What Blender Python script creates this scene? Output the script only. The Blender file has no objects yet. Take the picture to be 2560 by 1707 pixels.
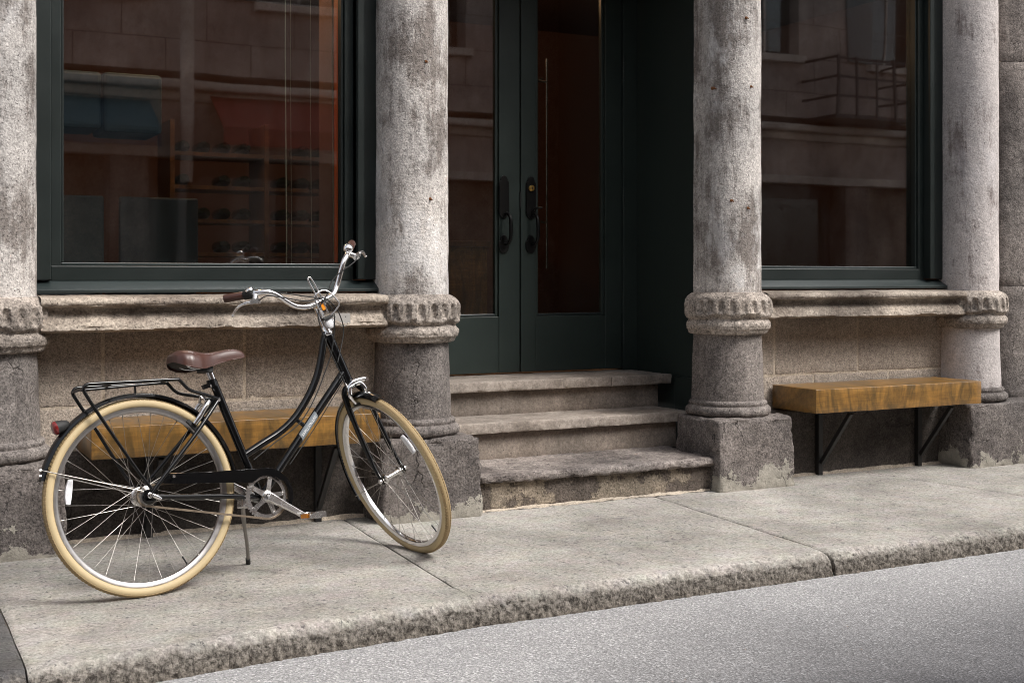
import bpy, bmesh, math, random
from math import sin, cos, pi, radians as R_
from mathutils import Vector, Matrix, noise as mnoise

# ------------------------------------------------------------------ camera, sky, sun, exposure
scn = bpy.context.scene
COL = scn.collection
cam_d = bpy.data.cameras.new('camera'); cam = bpy.data.objects.new('camera', cam_d); COL.objects.link(cam)
cam.location = (0, 0, 1.12); cam.rotation_euler = (R_(90), 0, R_(-27.378))
cam_d.sensor_width = 36; cam_d.lens = 44.39; cam_d.shift_y = -0.0629
cam_d.clip_start = .05; cam_d.clip_end = 500
scn.camera = cam

SUN_EL, SUN_AZ = R_(49), math.atan2(.8, -1.0)          # azimuth measured from +Y towards +X
wd = bpy.data.worlds.new('World'); scn.world = wd; wd.use_nodes = True
wn = wd.node_tree; bg = wn.nodes['Background']
sky = wn.nodes.new('ShaderNodeTexSky'); sky.sky_type = 'NISHITA'; sky.sun_disc = False
sky.sun_elevation = SUN_EL; sky.sun_rotation = SUN_AZ; sky.air_density = 1.2; sky.dust_density = 4
hs = wn.nodes.new('ShaderNodeHueSaturation'); hs.inputs['Saturation'].default_value = .32
wn.links.new(sky.outputs[0], hs.inputs['Color']); wn.links.new(hs.outputs[0], bg.inputs[0])
bg.inputs[1].default_value = .14
sd = bpy.data.lights.new('sun', 'SUN'); sun = bpy.data.objects.new('sun', sd); COL.objects.link(sun)
sd.energy = 1.5; sd.angle = R_(20); sd.color = (1, .965, .92)
sdir = Vector((sin(SUN_AZ)*cos(SUN_EL), cos(SUN_AZ)*cos(SUN_EL), sin(SUN_EL)))
sun.rotation_euler = sdir.to_track_quat('Z', 'Y').to_euler(); sun.location = sdir*30
scn.view_settings.view_transform = 'Standard'; scn.view_settings.look = 'None'
scn.view_settings.exposure = .82; scn.view_settings.gamma = 1
scn.view_settings.use_curve_mapping = False
scn.render.engine = 'CYCLES'
scn.cycles.use_denoising = True; scn.cycles.denoiser = 'OPENIMAGEDENOISE'; scn.cycles.denoising_input_passes = 'RGB_ALBEDO_NORMAL'; scn.cycles.denoising_prefilter = 'ACCURATE'; scn.cycles.filter_width = 1.0; scn.cycles.max_bounces = 6; scn.cycles.diffuse_bounces = 4; scn.cycles.use_adaptive_sampling = True; scn.cycles.adaptive_threshold = .02; scn.cycles.adaptive_min_samples = 48; scn.cycles.transparent_max_bounces = 12
scn.cycles.caustics_reflective = False; scn.cycles.caustics_refractive = False
random.seed(7)

# ------------------------------------------------------------------ node helpers
class NT:
    def __init__(s, name):
        s.m = bpy.data.materials.new(name); s.m.use_nodes = True; s.t = s.m.node_tree
        s.b = s.t.nodes['Principled BSDF']; s.out = s.t.nodes['Material Output']
        s.co = s.n('ShaderNodeTexCoord').outputs['Object']
    def n(s, k): return s.t.nodes.new(k)
    def l(s, a, b): s.t.links.new(a, b)
    def put(s, sock, v):
        if hasattr(v, 'is_linked') or isinstance(v, bpy.types.NodeSocket): s.l(v, sock)
        elif isinstance(v, tuple) and len(v) == 3 and sock.type == 'RGBA': sock.default_value = (*v, 1)
        else: sock.default_value = v
    def map(s, scale=(1, 1, 1), loc=(0, 0, 0), vec=None):
        q = s.n('ShaderNodeMapping'); s.l(vec or s.co, q.inputs[0]); q.inputs['Scale'].default_value = scale
        q.inputs['Location'].default_value = loc; return q.outputs[0]
    def noise(s, scale, detail=4, rough=.6, vec=None, dist=0, col=False):
        q = s.n('ShaderNodeTexNoise'); s.l(vec or s.co, q.inputs['Vector']); q.inputs['Scale'].default_value = scale
        q.inputs['Detail'].default_value = detail; q.inputs['Roughness'].default_value = rough
        q.inputs['Distortion'].default_value = dist; return q.outputs[1 if col else 0]
    def voro(s, scale, feat='F1', vec=None, rnd=1, out=0):
        q = s.n('ShaderNodeTexVoronoi'); q.feature = feat; s.l(vec or s.co, q.inputs['Vector'])
        q.inputs['Scale'].default_value = scale; q.inputs['Randomness'].default_value = rnd; return q.outputs[out]
    def ramp(s, f, *st):
        q = s.n('ShaderNodeValToRGB'); s.l(f, q.inputs[0]); e = q.color_ramp.elements
        while len(e) < len(st): e.new(.5)
        for x, (p, c) in zip(e, st):
            x.position = p; x.color = (c, c, c, 1) if isinstance(c, (int, float)) else (*c, 1)
        return q.outputs[0]
    def mix(s, f, a, b, mode='MIX'):
        q = s.n('ShaderNodeMix'); q.data_type = 'RGBA'; q.blend_type = mode
        s.put(q.inputs[0], f); s.put(q.inputs[6], a); s.put(q.inputs[7], b); return q.outputs[2]
    def math(s, op, a, b=0., c=0.):
        q = s.n('ShaderNodeMath'); q.operation = op
        for i, v in enumerate((a, b, c)): s.put(q.inputs[i], v)
        return q.outputs[0]
    def sep(s, vec=None):
        q = s.n('ShaderNodeSeparateXYZ'); s.l(vec or s.co, q.inputs[0]); return q.outputs
    def bump(s, h, strength=.5, dist=.01, prev=None):
        q = s.n('ShaderNodeBump'); s.l(h, q.inputs['Height']); q.inputs['Strength'].default_value = strength
        q.inputs['Distance'].default_value = dist
        if prev: s.l(prev, q.inputs['Normal'])
        return q.outputs[0]
    def fin(s, col=None, rough=None, normal=None, **k):
        if col is not None: s.put(s.b.inputs['Base Color'], col)
        if rough is not None: s.put(s.b.inputs['Roughness'], rough)
        if normal is not None: s.l(normal, s.b.inputs['Normal'])
        for a, v in k.items(): s.put(s.b.inputs[a.replace('_', ' ')], v)
        return s.m

def mul(c, k): return tuple(x*k for x in c)

def stone(name, light, dark, pit, patch=4., lo=.42, hi=.58, grain=140., gk=.35, pits=.38, pk=.7, crack=0., mortar=None, mh=1.35, streak=.5, rough=.92, bump=.5, white=0.):
    t = NT(name)
    wob = t.noise(9, 3, .6, col=True)
    base = t.noise(patch, 8, .74)
    stv = t.noise(9, 5, .7, t.map((1, 1, .13)))
    f = t.math('ADD', t.math('MULTIPLY', base, 1-streak*.5), t.math('MULTIPLY', stv, streak*.5))
    msk = t.ramp(f, (lo, 0), (hi, 1))
    c = t.mix(msk, dark, light)
    big = t.ramp(t.noise(1.3, 2, .6), (.32, .72), (.68, 1.15)); c = t.mix(1., c, big, 'MULTIPLY')
    tint = big
    c = t.mix(t.math('MULTIPLY', tint, .4), c, t.mix(1., c, (1.1, .95, .8), 'MULTIPLY'))
    g = t.noise(grain, 1, .75); g2 = t.noise(grain*.3, 3, .72)
    c = t.mix(1., c, t.ramp(g, (.28, 1-gk), (.72, 1+gk*.75)), 'MULTIPLY')
    c = t.mix(1., c, t.ramp(g2, (.3, 1-gk*.7), (.7, 1+gk*.4)), 'MULTIPLY')
    # the rough, flaked areas hold more pits than the smooth skin
    pm = t.ramp(t.math('ADD', t.noise(grain*.7, 1, .65), t.math('MULTIPLY', msk, .045)), (pits-.04, 1), (pits+.03, 0))
    c = t.mix(t.math('MULTIPLY', pm, pk), c, pit)
    if white: c = t.mix(t.math('MULTIPLY', t.ramp(t.noise(2.3, 6, .7, t.map((1, 1, .5), (4, 2, 1))), (.55, 0), (.61, 1)), white), c, mul(light, 1.45))
    hgt = t.math('ADD', t.math('MULTIPLY', g2, .9), t.math('MULTIPLY', pm, -.4))
    if mortar:
        p = t.sep(); nm = t.noise(4.5, 6, .7)
        mm = t.ramp(t.math('ADD', nm, t.math('MULTIPLY', p[2], -mh)), (.405, 0), (.42, 1))
        mc = t.mix(t.noise(11, 5, .6), mul(mortar, .62), mul(mortar, 1.15))
        c = t.mix(mm, c, t.mix(1., mc, t.ramp(g2, (.3, .8), (.7, 1.15)), 'MULTIPLY')); hgt = t.math('ADD', hgt, t.math('MULTIPLY', mm, .9))
    if crack:
        v = t.n('ShaderNodeVectorMath'); v.operation = 'MULTIPLY_ADD'; t.l(wob, v.inputs[0]); v.inputs[1].default_value = (.12,)*3; t.l(t.co, v.inputs[2])
        ck = t.ramp(t.voro(2.4, 'DISTANCE_TO_EDGE', t.map((1.3, 1, .42), (3.3, 1.2, .7), v.outputs[0])), (.0, 1), (.006, 0))
        ck = t.math('MULTIPLY', ck, t.ramp(t.noise(2.9, 3, .5), (.52, 0), (.60, 1)))
        c = t.mix(t.math('MULTIPLY', ck, crack), c, mul(pit, .35)); hgt = t.math('ADD', hgt, t.math('MULTIPLY', ck, -1.6))
    hgt = t.math('ADD', hgt, t.math('ADD', t.math('MULTIPLY', msk, .38), t.math('MULTIPLY', g, .25)))
    nb = t.bump(hgt, bump, .008)
    return t.fin(c, rough, nb, Specular_IOR_Level=.25)

def paint(name, col, rough=.4, var=.25, bump=.1, sc=60, **k):
    t = NT(name); n1 = t.noise(sc*.12, 5, .6); n2 = t.noise(sc, 4, .6)
    c = t.mix(n1, mul(col, 1-var), mul(col, 1+var))
    r = t.math('ADD', t.math('MULTIPLY', n1, min(.25, rough*.8)), rough-min(.12, rough*.4))
    return t.fin(c, r, t.bump(n2, bump, .002), **k)

def metal(name, col, rough=.2, var=.15):
    t = NT(name); n1 = t.noise(45, 5, .65)
    return t.fin(t.mix(n1, mul(col, 1-var), col), t.math('ADD', t.math('MULTIPLY', n1, .2), rough-.08), Metallic=1.)

def glass(name, ior=1.75, tint=(.80, .84, .82), wav=.03):
    t = NT(name); fr = t.n('ShaderNodeFresnel'); bf = t.n('ShaderNodeNewGeometry').outputs['Backfacing']; t.l(t.math('MULTIPLY_ADD', bf, 1/ior-ior, ior), fr.inputs[0])   # same reflectance on both faces of the sheet
    nb = t.bump(t.noise(1.3, 2, .5, t.map((1, 1, .45))), wav, .05); t.l(nb, fr.inputs['Normal'])
    gl = t.n('ShaderNodeBsdfGlossy'); gl.inputs['Roughness'].default_value = .018; gl.inputs['Color'].default_value = (.97, .97, 1, 1); t.l(nb, gl.inputs['Normal'])
    tr = t.n('ShaderNodeBsdfTransparent'); tr.inputs[0].default_value = (*tint, 1)
    dd = t.n('ShaderNodeBsdfDiffuse'); dd.inputs[0].default_value = (.5, .48, .46, 1)
    dm = t.n('ShaderNodeMixShader'); t.l(t.math('MULTIPLY', t.ramp(t.noise(5, 6, .7, t.map((1, 1, .3))), (.45, 0), (.8, 1)), .012), dm.inputs[0])
    t.l(tr.outputs[0], dm.inputs[1]); t.l(dd.outputs[0], dm.inputs[2])
    mx = t.n('ShaderNodeMixShader'); t.l(fr.outputs[0], mx.inputs[0]); t.l(dm.outputs[0], mx.inputs[1]); t.l(gl.outputs[0], mx.inputs[2])
    t.l(mx.outputs[0], t.out.inputs['Surface']); return t.m

MT = {}
MT['shaft'] = stone('weathered_pale_stone', (.58, .572, .572), (.275, .255, .245), (.095, .085, .08), patch=2.6, lo=.425, hi=.50, grain=120, gk=.36, pits=.345, pk=.6, streak=.8, bump=.9, white=.35)
MT['shaft_smooth'] = stone('smooth_pale_stone', (.53, .515, .53), (.25, .225, .225), (.09, .08, .075), patch=2.2, lo=.40, hi=.465, grain=110, gk=.26, pits=.33, streak=.9, bump=.5, white=.2)
MT['capital'] = stone('carved_grey_stone', (.47, .435, .405), (.225, .205, .19), (.06, .05, .045), patch=5, lo=.38, hi=.60, grain=100, gk=.5, pits=.35, streak=.2, bump=.8)
MT['dark'] = stone('dark_grey_stone', (.27, .255, .25), (.10, .092, .092), (.05, .045, .045), patch=3.2, lo=.38, hi=.62, grain=120, gk=.5, pits=.35, pk=.6, crack=.4, streak=.9, bump=.6)
MT['plinth'] = stone('dark_plinth_stone', (.22, .205, .202), (.085, .078, .078), (.04, .036, .036), patch=3.4, lo=.38, hi=.62, grain=110, gk=.5, pits=.36, pk=.6, crack=.9, mortar=(.34, .315, .27), streak=.5, bump=.8)
MT['dado'] = stone('tan_pitted_stone', (.46, .42, .38), (.33, .298, .265), (.12, .107, .095), patch=1.8, lo=.35, hi=.65, grain=150, gk=.42, pits=.41, pk=.55, streak=.3, bump=.6)
MT['mortar'] = stone('mortar', (.56, .51, .44), (.45, .405, .345), (.16, .135, .11), patch=6, grain=130, gk=.3, pits=.32, bump=.5)
MT['sill'] = stone('worn_sill_stone', (.43, .39, .345), (.20, .172, .15), (.07, .058, .05), patch=2.6, lo=.40, hi=.58, grain=100, gk=.36, pits=.34, streak=.0, bump=.8)
MT['base'] = stone('base_course_stone', (.10, .092, .087), (.058, .053, .051), (.04, .037, .037), patch=3, grain=120, gk=.4, pits=.36, crack=.8, bump=.5)
MT['tread'] = stone('limestone_tread', (.43, .395, .365), (.22, .197, .178), (.09, .075, .065), patch=3.4, lo=.38, hi=.62, grain=80, gk=.22, pits=.29, streak=.0, bump=.4)
MT['riser'] = stone('limestone_riser', (.33, .295, .265), (.18, .158, .14), (.09, .078, .068), patch=3.6, lo=.36, hi=.64, grain=90, gk=.24, pits=.29, streak=.2, bump=.4)
MT['oldstep'] = stone('worn_bottom_step_stone', (.33, .305, .295), (.135, .122, .12), (.05, .043, .042), patch=4.2, lo=.40, hi=.60, grain=100, gk=.4, pits=.36, streak=.0, bump=.9)
MT['oldriser'] = stone('peeling_step_riser', (.285, .25, .205), (.135, .117, .105), (.05, .043, .038), patch=3.2, lo=.495, hi=.52, grain=110, gk=.4, pits=.35, streak=.0, bump=1.)

def slabmat(name, a, b, dk, kerb=True):
    t = NT(name); p = t.sep()
    n1 = t.noise(1.4, 3, .65); c = t.mix(t.ramp(n1, (.35, 0), (.65, 1)), b, a)
    g = t.noise(85, 2, .8); c = t.mix(1., c, t.ramp(g, (.28, .58), (.72, 1.32)), 'MULTIPLY')
    gl = t.noise(38, 2, .75); c = t.mix(1., c, t.ramp(gl, (.3, .82), (.7, 1.14)), 'MULTIPLY')
    dens = t.math('MULTIPLY', n1, .09)
    sp = t.ramp(t.math('ADD', t.noise(34, 3, .76), dens), (.40, 1), (.445, 0)); c = t.mix(t.math('MULTIPLY', sp, .75), c, dk)
    sp2 = t.ramp(t.math('ADD', t.noise(10, 4, .7), dens), (.35, 1), (.395, 0)); c = t.mix(t.math('MULTIPLY', sp2, .6), c, mul(dk, 1.25))
    c = t.mix(t.ramp(t.noise(75, 2, .6, t.map(loc=(3, 1, 2))), (.64, 0), (.72, .6)), c, mul(a, 1.4))
    st = t.ramp(t.noise(2.4, 5, .66), (.36, .74), (.62, 1.08)); c = t.mix(1., c, st, 'MULTIPLY')
    hue = t.noise(11, 2, .6, col=True); c = t.mix(.22, c, t.mix(1., c, t.mix(.6, (.85, .85, .85), hue), 'MULTIPLY'))
    gum = t.ramp(t.voro(1.7, vec=t.map((1, 1, 0), (.3, .1, 0))), (.020, 1), (.030, 0)); c = t.mix(t.math('MULTIPLY', gum, .55), c, mul(dk, 1.2))
    h = t.math('ADD', t.math('MULTIPLY', g, .7), t.math('MULTIPLY', sp, -.6))
    if kerb:   # rough quarried face below the walking surface, darker and browner towards the road
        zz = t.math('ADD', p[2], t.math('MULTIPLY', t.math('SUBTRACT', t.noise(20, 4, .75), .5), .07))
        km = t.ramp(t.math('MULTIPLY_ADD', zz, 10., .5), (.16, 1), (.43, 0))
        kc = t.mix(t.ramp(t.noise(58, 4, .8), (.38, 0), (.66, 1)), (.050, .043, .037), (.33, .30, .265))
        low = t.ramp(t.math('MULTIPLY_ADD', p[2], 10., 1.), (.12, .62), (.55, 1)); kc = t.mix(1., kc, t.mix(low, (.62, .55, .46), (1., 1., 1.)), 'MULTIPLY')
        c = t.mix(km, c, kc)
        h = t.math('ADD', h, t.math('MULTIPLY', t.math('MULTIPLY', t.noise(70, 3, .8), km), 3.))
    return t.fin(c, .9, t.bump(h, .6, .006), Specular_IOR_Level=.25)
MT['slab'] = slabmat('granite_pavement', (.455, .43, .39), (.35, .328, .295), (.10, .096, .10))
MT['asphalt_patch'] = slabmat('dark_asphalt_patch', (.13, .125, .122), (.085, .08, .08), (.04, .04, .04))

def roadmat():
    t = NT('worn_asphalt'); p = t.sep()
    n1 = t.noise(.9, 5, .6)
    # tyre-polished track, darker and smoother than the dusty strip by the kerb
    yy = t.math('ADD', p[1], t.math('ADD', t.math('MULTIPLY', n1, .8), t.math('MULTIPLY', p[0], -.17)))
    trk = t.ramp(t.math('MULTIPLY', yy, .25), (.60, 1), (.91, 0))
    c = t.mix(trk, t.mix(n1, (.30, .297, .298), (.37, .366, .366)), t.mix(n1, (.03, .03, .036), (.06, .06, .068)))
    v = t.voro(150, out=1); vs = t.n('ShaderNodeSeparateColor'); t.l(v, vs.inputs[0])
    agg = t.ramp(vs.outputs[0], (.0, .72), (.55, .95), (.84, 1.1), (1., 1.55)); c = t.mix(1., c, agg, 'MULTIPLY')
    g = t.noise(110, 2, .8); c = t.mix(1., c, t.ramp(g, (.3, .55), (.7, 1.45)), 'MULTIPLY')
    sp = t.ramp(t.voro(1.5), (.018, 1), (.03, 0)); c = t.mix(t.math('MULTIPLY', sp, .6), c, (.10, .10, .11))
    h = t.math('ADD', t.voro(150), t.math('MULTIPLY', g, .6))
    return t.fin(c, t.mix(trk, (.82, .82, .82), (.62, .62, .62)), t.bump(h, .5, .005), Specular_IOR_Level=.35)
MT['road'] = roadmat()

MT['doorgreen'] = paint('door_green_paint', (.029, .040, .036), .40, .2, .12, 40, Specular_IOR_Level=.4)
MT['green'] = paint('dark_green_paint', (.0125, .0175, .0165), .40, .2, .12, 40, Specular_IOR_Level=.4)
MT['green_skylit'] = paint('green_paint_skylit', (.020, .028, .028), .38, .25, .15, 30)  # lighter, bluer copy of the frame green: sky light put into the colour
MT['glass'] = glass('window_glass', 2.0)
MT['doorglass'] = glass('door_glass', 1.85)
def wood(name, a, b, d):
    t = NT(name); w = t.noise(3.2, 6, .62, t.map((.9, 5, 5)), dist=1.4)
    fig = t.noise(3.4, 6, .65, t.map((2.2, .6, .9)), dist=2.2)      # figured, cloudy grain
    c = t.mix(t.ramp(w, (.33, 0), (.68, 1)), b, a); c = t.mix(t.ramp(fig, (.38, .85), (.62, 0)), c, d)
    fine = t.noise(34, 5, .75, t.map((.22, 5, 5))); c = t.mix(1., c, t.ramp(fine, (.3, .7), (.7, 1.22)), 'MULTIPLY')
    por = t.noise(60, 3, .7, t.map((1.2, 1.2, .25))); c = t.mix(1., c, t.ramp(por, (.3, .82), (.7, 1.1)), 'MULTIPLY')
    return t.fin(c, t.math('MULTIPLY_ADD', fig, .2, .26), t.bump(fine, .15, .002), Coat_Weight=.2, Coat_Roughness=.25)
MT['wood'] = wood('varnished_wood', (.35, .18, .040), (.21, .10, .020), (.085, .052, .018))
MT['iron'] = paint('black_iron', (.012, .011, .011), .5, .3, .2, 50)
MT['bronze'] = paint('dark_bronze', (.008, .0078, .0075), .35, .3, .15, 60, Metallic=.4)
MT['brass'] = metal('brass', (.85, .55, .16), .3)
MT['rust'] = paint('rust', (.16, .062, .018), .85, .5, .8, 200)
MT['black'] = paint('gloss_black_enamel', (.0035, .0036, .004), .13, .1, .0, 8, Specular_IOR_Level=.45)
MT['chrome'] = metal('chrome', (.86, .85, .85), .12, .06)
MT['alloy'] = metal('polished_alloy', (.80, .785, .77), .24, .12)
MT['steel'] = metal('dull_steel', (.36, .34, .32), .38, .3)
MT['chain'] = metal('oily_chain', (.36, .29, .22), .42, .4)
MT['spoke'] = metal('spoke_steel', (.42, .395, .37), .30, .15)
MT['rim'] = metal('brushed_rim', (.50, .475, .46), .32, .2)
MT['leather'] = paint('brown_leather', (.064, .025, .018), .36, .3, .25, 220, Coat_Weight=.1)
MT['rubber'] = paint('black_rubber', (.012, .012, .012), .6, .2, .3, 120)
MT['cream'] = paint('cream_tyre_rubber', (.51, .40, .23), .62, .16, .15, 70)
MT['tread_rubber'] = paint('worn_tan_tread', (.33, .24, .125), .8, .3, .5, 160)
MT['red'] = paint('red_lens', (.22, .009, .008), .2, .15, .3, 300, Coat_Weight=.8)
MT['amber'] = paint('amber_lens', (.80, .27, .015), .2, .15, .3, 300, Coat_Weight=.8)
MT['white_lens'] = paint('clear_reflector', (.74, .74, .76), .22, .12, .6, 400, Coat_Weight=.6)
MT['tag'] = paint('grey_decal', (.17, .19, .205), .35, .08, .02, 90)
MT['white'] = paint('white_lettering', (.8, .8, .8), .4, .03, .0, 90)
MT['plate'] = paint('galvanised_plate', (.25, .235, .22), .55, .3, .3, 40, Metallic=.3)
MT['room'] = paint('dark_plaster', (.12, .055, .038), .85, .3, .2, 12)
MT['roomfloor'] = paint('dark_floorboards', (.06, .042, .03), .5, .3, .2, 12)
MT['redwall'] = paint('red_cloth', (.20, .028, .022), .7, .2, .2, 12)
MT['orange'] = paint('edge_glow_strip', (.70, .13, .015), .5, .2, .1, 12)
MT['teal'] = paint('dark_teal_paint', (.05, .085, .11), .6, .2, .1, 12)
MT['cord'] = paint('pale_cord', (.55, .48, .36), .6, .2, .1, 30)
MT['bluegrey'] = paint('blue_grey_upholstery', (.06, .075, .09), .8, .2, .2, 40)
MT['darkwood'] = wood('dark_interior_wood', (.20, .10, .035), (.12, .055, .02), (.07, .035, .015))
MT['bottle'] = paint('dark_bottle_glass', (.016, .018, .010), .12, .2, 0, 30)
MT['foil'] = paint('bottle_foil', (.20, .04, .025), .35, .4, 0, 30)
MT['opp'] = stone('opposite_grey_stone', (.50, .445, .43), (.33, .29, .28), (.2, .18, .17), patch=1.2, grain=40, gk=.15, pits=.3, streak=.6, bump=.3)
MT['opp_dark'] = paint('opposite_shopfront_paint', (.05, .045, .045), .5, .3, .1, 10)
MT['opp_pier'] = stone('opposite_pier_stone', (.22, .19, .18), (.11, .095, .09), (.06, .05, .05), patch=2, grain=30, gk=.3, pits=.34, streak=.8, bump=.3)
MT['opp_trim'] = stone('opposite_cornice_stone', (.62, .58, .56), (.45, .42, .40), (.25, .22, .2), patch=1.5, grain=40, gk=.12, pits=.28, bump=.3)
MT['shutter'] = paint('grey_shutter_paint', (.17, .18, .18), .6, .2, .1, 20)
MT['brick'] = stone('rubble_wall', (.30, .26, .23), (.19, .165, .15), (.08, .07, .06), patch=2, grain=30, gk=.3, pits=.36, bump=.5)
def lampmat():
    t = NT('added_lamp_glass'); t.b.inputs['Emission Color'].default_value = (1, .36, .10, 1); t.b.inputs['Emission Strength'].default_value = 4
    return t.fin((.8, .4, .15), .4)
MT['lamp'] = lampmat()

# ------------------------------------------------------------------ mesh helpers
class MB:
    def __init__(s): s.v = []; s.f = []; s.mi = []
    def add(s, vs, fs, mi=0):
        o = len(s.v); s.v += [tuple(p) for p in vs]; s.f += [tuple(i+o for i in q) for q in fs]; s.mi += [mi]*len(fs); return s
    def box(s, x0, x1, y0, y1, z0, z1, mi=0):
        return s.add([(x, y, z) for z in (z0, z1) for y in (y0, y1) for x in (x0, x1)],
                     [(0, 2, 3, 1), (4, 5, 7, 6), (0, 1, 5, 4), (2, 6, 7, 3), (0, 4, 6, 2), (1, 3, 7, 5)], mi)
    def obox(s, c, ax, ay, az, mi=0):       # oriented box: centre and three half vectors
        c, ax, ay, az = map(Vector, (c, ax, ay, az))
        return s.add([c+ax*i+ay*j+az*k for k in (-1, 1) for j in (-1, 1) for i in (-1, 1)],
                     [(0, 2, 3, 1), (4, 5, 7, 6), (0, 1, 5, 4), (2, 6, 7, 3), (0, 4, 6, 2), (1, 3, 7, 5)], mi)
    def tube(s, pts, r, n=12, closed=False, mi=0, cap=True, flat=1., up=None):
        pts = [Vector(p) for p in pts]; m = len(pts); rs = r if isinstance(r, (list, tuple)) else [r]*m
        tan = []
        for i in range(m):
            a = pts[(i-1) % m] if (closed or i) else pts[0]; b = pts[(i+1) % m] if (closed or i < m-1) else pts[-1]
            tan.append((b-a).normalized())
        u = Vector(up) if up else (Vector((0, 0, 1)) if abs(tan[0].z) < .9 else Vector((1, 0, 0)))
        vs = []
        for i in range(m):
            u = (u-tan[i]*u.dot(tan[i])).normalized(); w = tan[i].cross(u)
            vs += [pts[i]+(u*cos(2*pi*k/n)*flat+w*sin(2*pi*k/n))*rs[i] for k in range(n)]
        fs = []
        for i in range(m if closed else m-1):
            a, b = i*n, ((i+1) % m)*n
            fs += [(a+k, a+(k+1) % n, b+(k+1) % n, b+k) for k in range(n)]
        if cap and not closed: fs += [tuple(range(n))[::-1], tuple(range((m-1)*n, m*n))]
        return s.add(vs, fs, mi)
    def lathe(s, prof, n=32, o=(0, 0, 0), ax='y', closed=False, mi=0, mif=None):   # prof: (radius, along)
        o = Vector(o); A = {'x': Vector((1, 0, 0)), 'y': Vector((0, 1, 0)), 'z': Vector((0, 0, 1))}[ax] if isinstance(ax, str) else Vector(ax).normalized()
        u = A.orthogonal().normalized(); w = A.cross(u); m = len(prof); vs = []
        for (r, a) in prof: vs += [o+A*a+(u*cos(2*pi*k/n)+w*sin(2*pi*k/n))*r for k in range(n)]
        b0 = len(s.v); s.v += [tuple(p) for p in vs]
        for i in range(m if closed else m-1):
            a, b = i*n+b0, ((i+1) % m)*n+b0
            for k in range(n): s.f.append((a+k, a+(k+1) % n, b+(k+1) % n, b+k)); s.mi.append(mif(i, k) if mif else mi)
        if not closed:
            if prof[0][0] > 1e-6: s.f.append(tuple(range(b0, b0+n))[::-1]); s.mi.append(mi)
            if prof[-1][0] > 1e-6: s.f.append(tuple(range(b0+(m-1)*n, b0+m*n))); s.mi.append(mi)
        return s
    def prism(s, outline, fn, d0, d1, mi=0):     # outline of 2-D points, fn(a,b,d)->3-D
        n = len(outline); vs = [fn(a, b, d0) for a, b in outline]+[fn(a, b, d1) for a, b in outline]
        return s.add(vs, [tuple(range(n))[::-1], tuple(range(n, 2*n))]+[(i, (i+1) % n, n+(i+1) % n, n+i) for i in range(n)], mi)
    def grid(s, nu, nv, fn, mi=0):
        vs = [fn(i/(nu-1), j/(nv-1)) for j in range(nv) for i in range(nu)]
        return s.add(vs, [(j*nu+i, j*nu+i+1, (j+1)*nu+i+1, (j+1)*nu+i) for j in range(nv-1) for i in range(nu-1)], mi)
    def build(s, name, mats, parent=None, smooth=None, bevel=0, seg=2, weld=False):
        me = bpy.data.meshes.new(name); me.from_pydata(s.v, [], s.f)
        for m in (mats if isinstance(mats, (list, tuple)) else [mats]): me.materials.append(MT[m])
        if len(set(s.mi)) > 1: me.polygons.foreach_set('material_index', s.mi)
        bm = bmesh.new(); bm.from_mesh(me)
        if weld: bmesh.ops.remove_doubles(bm, verts=bm.verts, dist=1e-5)
        bmesh.ops.recalc_face_normals(bm, faces=bm.faces)
        if smooth is not None:
            for f in bm.faces: f.smooth = True
            for e in bm.edges: e.smooth = len(e.link_faces) != 2 or e.calc_face_angle(0) < R_(smooth)
        bm.to_mesh(me); bm.free()
        o = bpy.data.objects.new(name, me); COL.objects.link(o)
        if parent is not None: o.parent = parent
        if bevel:
            b = o.modifiers.new('bevel', 'BEVEL'); b.width = bevel; b.segments = seg; b.limit_method = 'ANGLE'; b.angle_limit = R_(40)
            if smooth is not None: b.harden_normals = False
        return o

def link(me_obj, name, parent, loc=None):
    o = bpy.data.objects.new(name, me_obj.data); COL.objects.link(o); o.parent = parent
    if loc: o.location = loc
    return o

def tag(o, label=None, cat=None, group=None, kind=None):
    for k, v in (('label', label), ('category', cat), ('group', group), ('kind', kind)):
        if v: o[k] = v
    return o

def thing(name, loc, label, cat, group=None):
    e = bpy.data.objects.new(name, None); e.empty_display_size = .2; COL.objects.link(e); e.location = loc
    return tag(e, label, cat, group)
def under(o, e):          # parent a world-space mesh to a translated Empty without moving it
    o.parent = e; o.matrix_parent_inverse = Matrix.Translation(-Vector(e.location)); return o

def fbm(p, sc, oct=4, seed=0.):
    return mnoise.fractal(Vector(p)*sc+Vector((seed*7.13, seed*3.7, seed*5.1)), .6, 2.1, oct)

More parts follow.
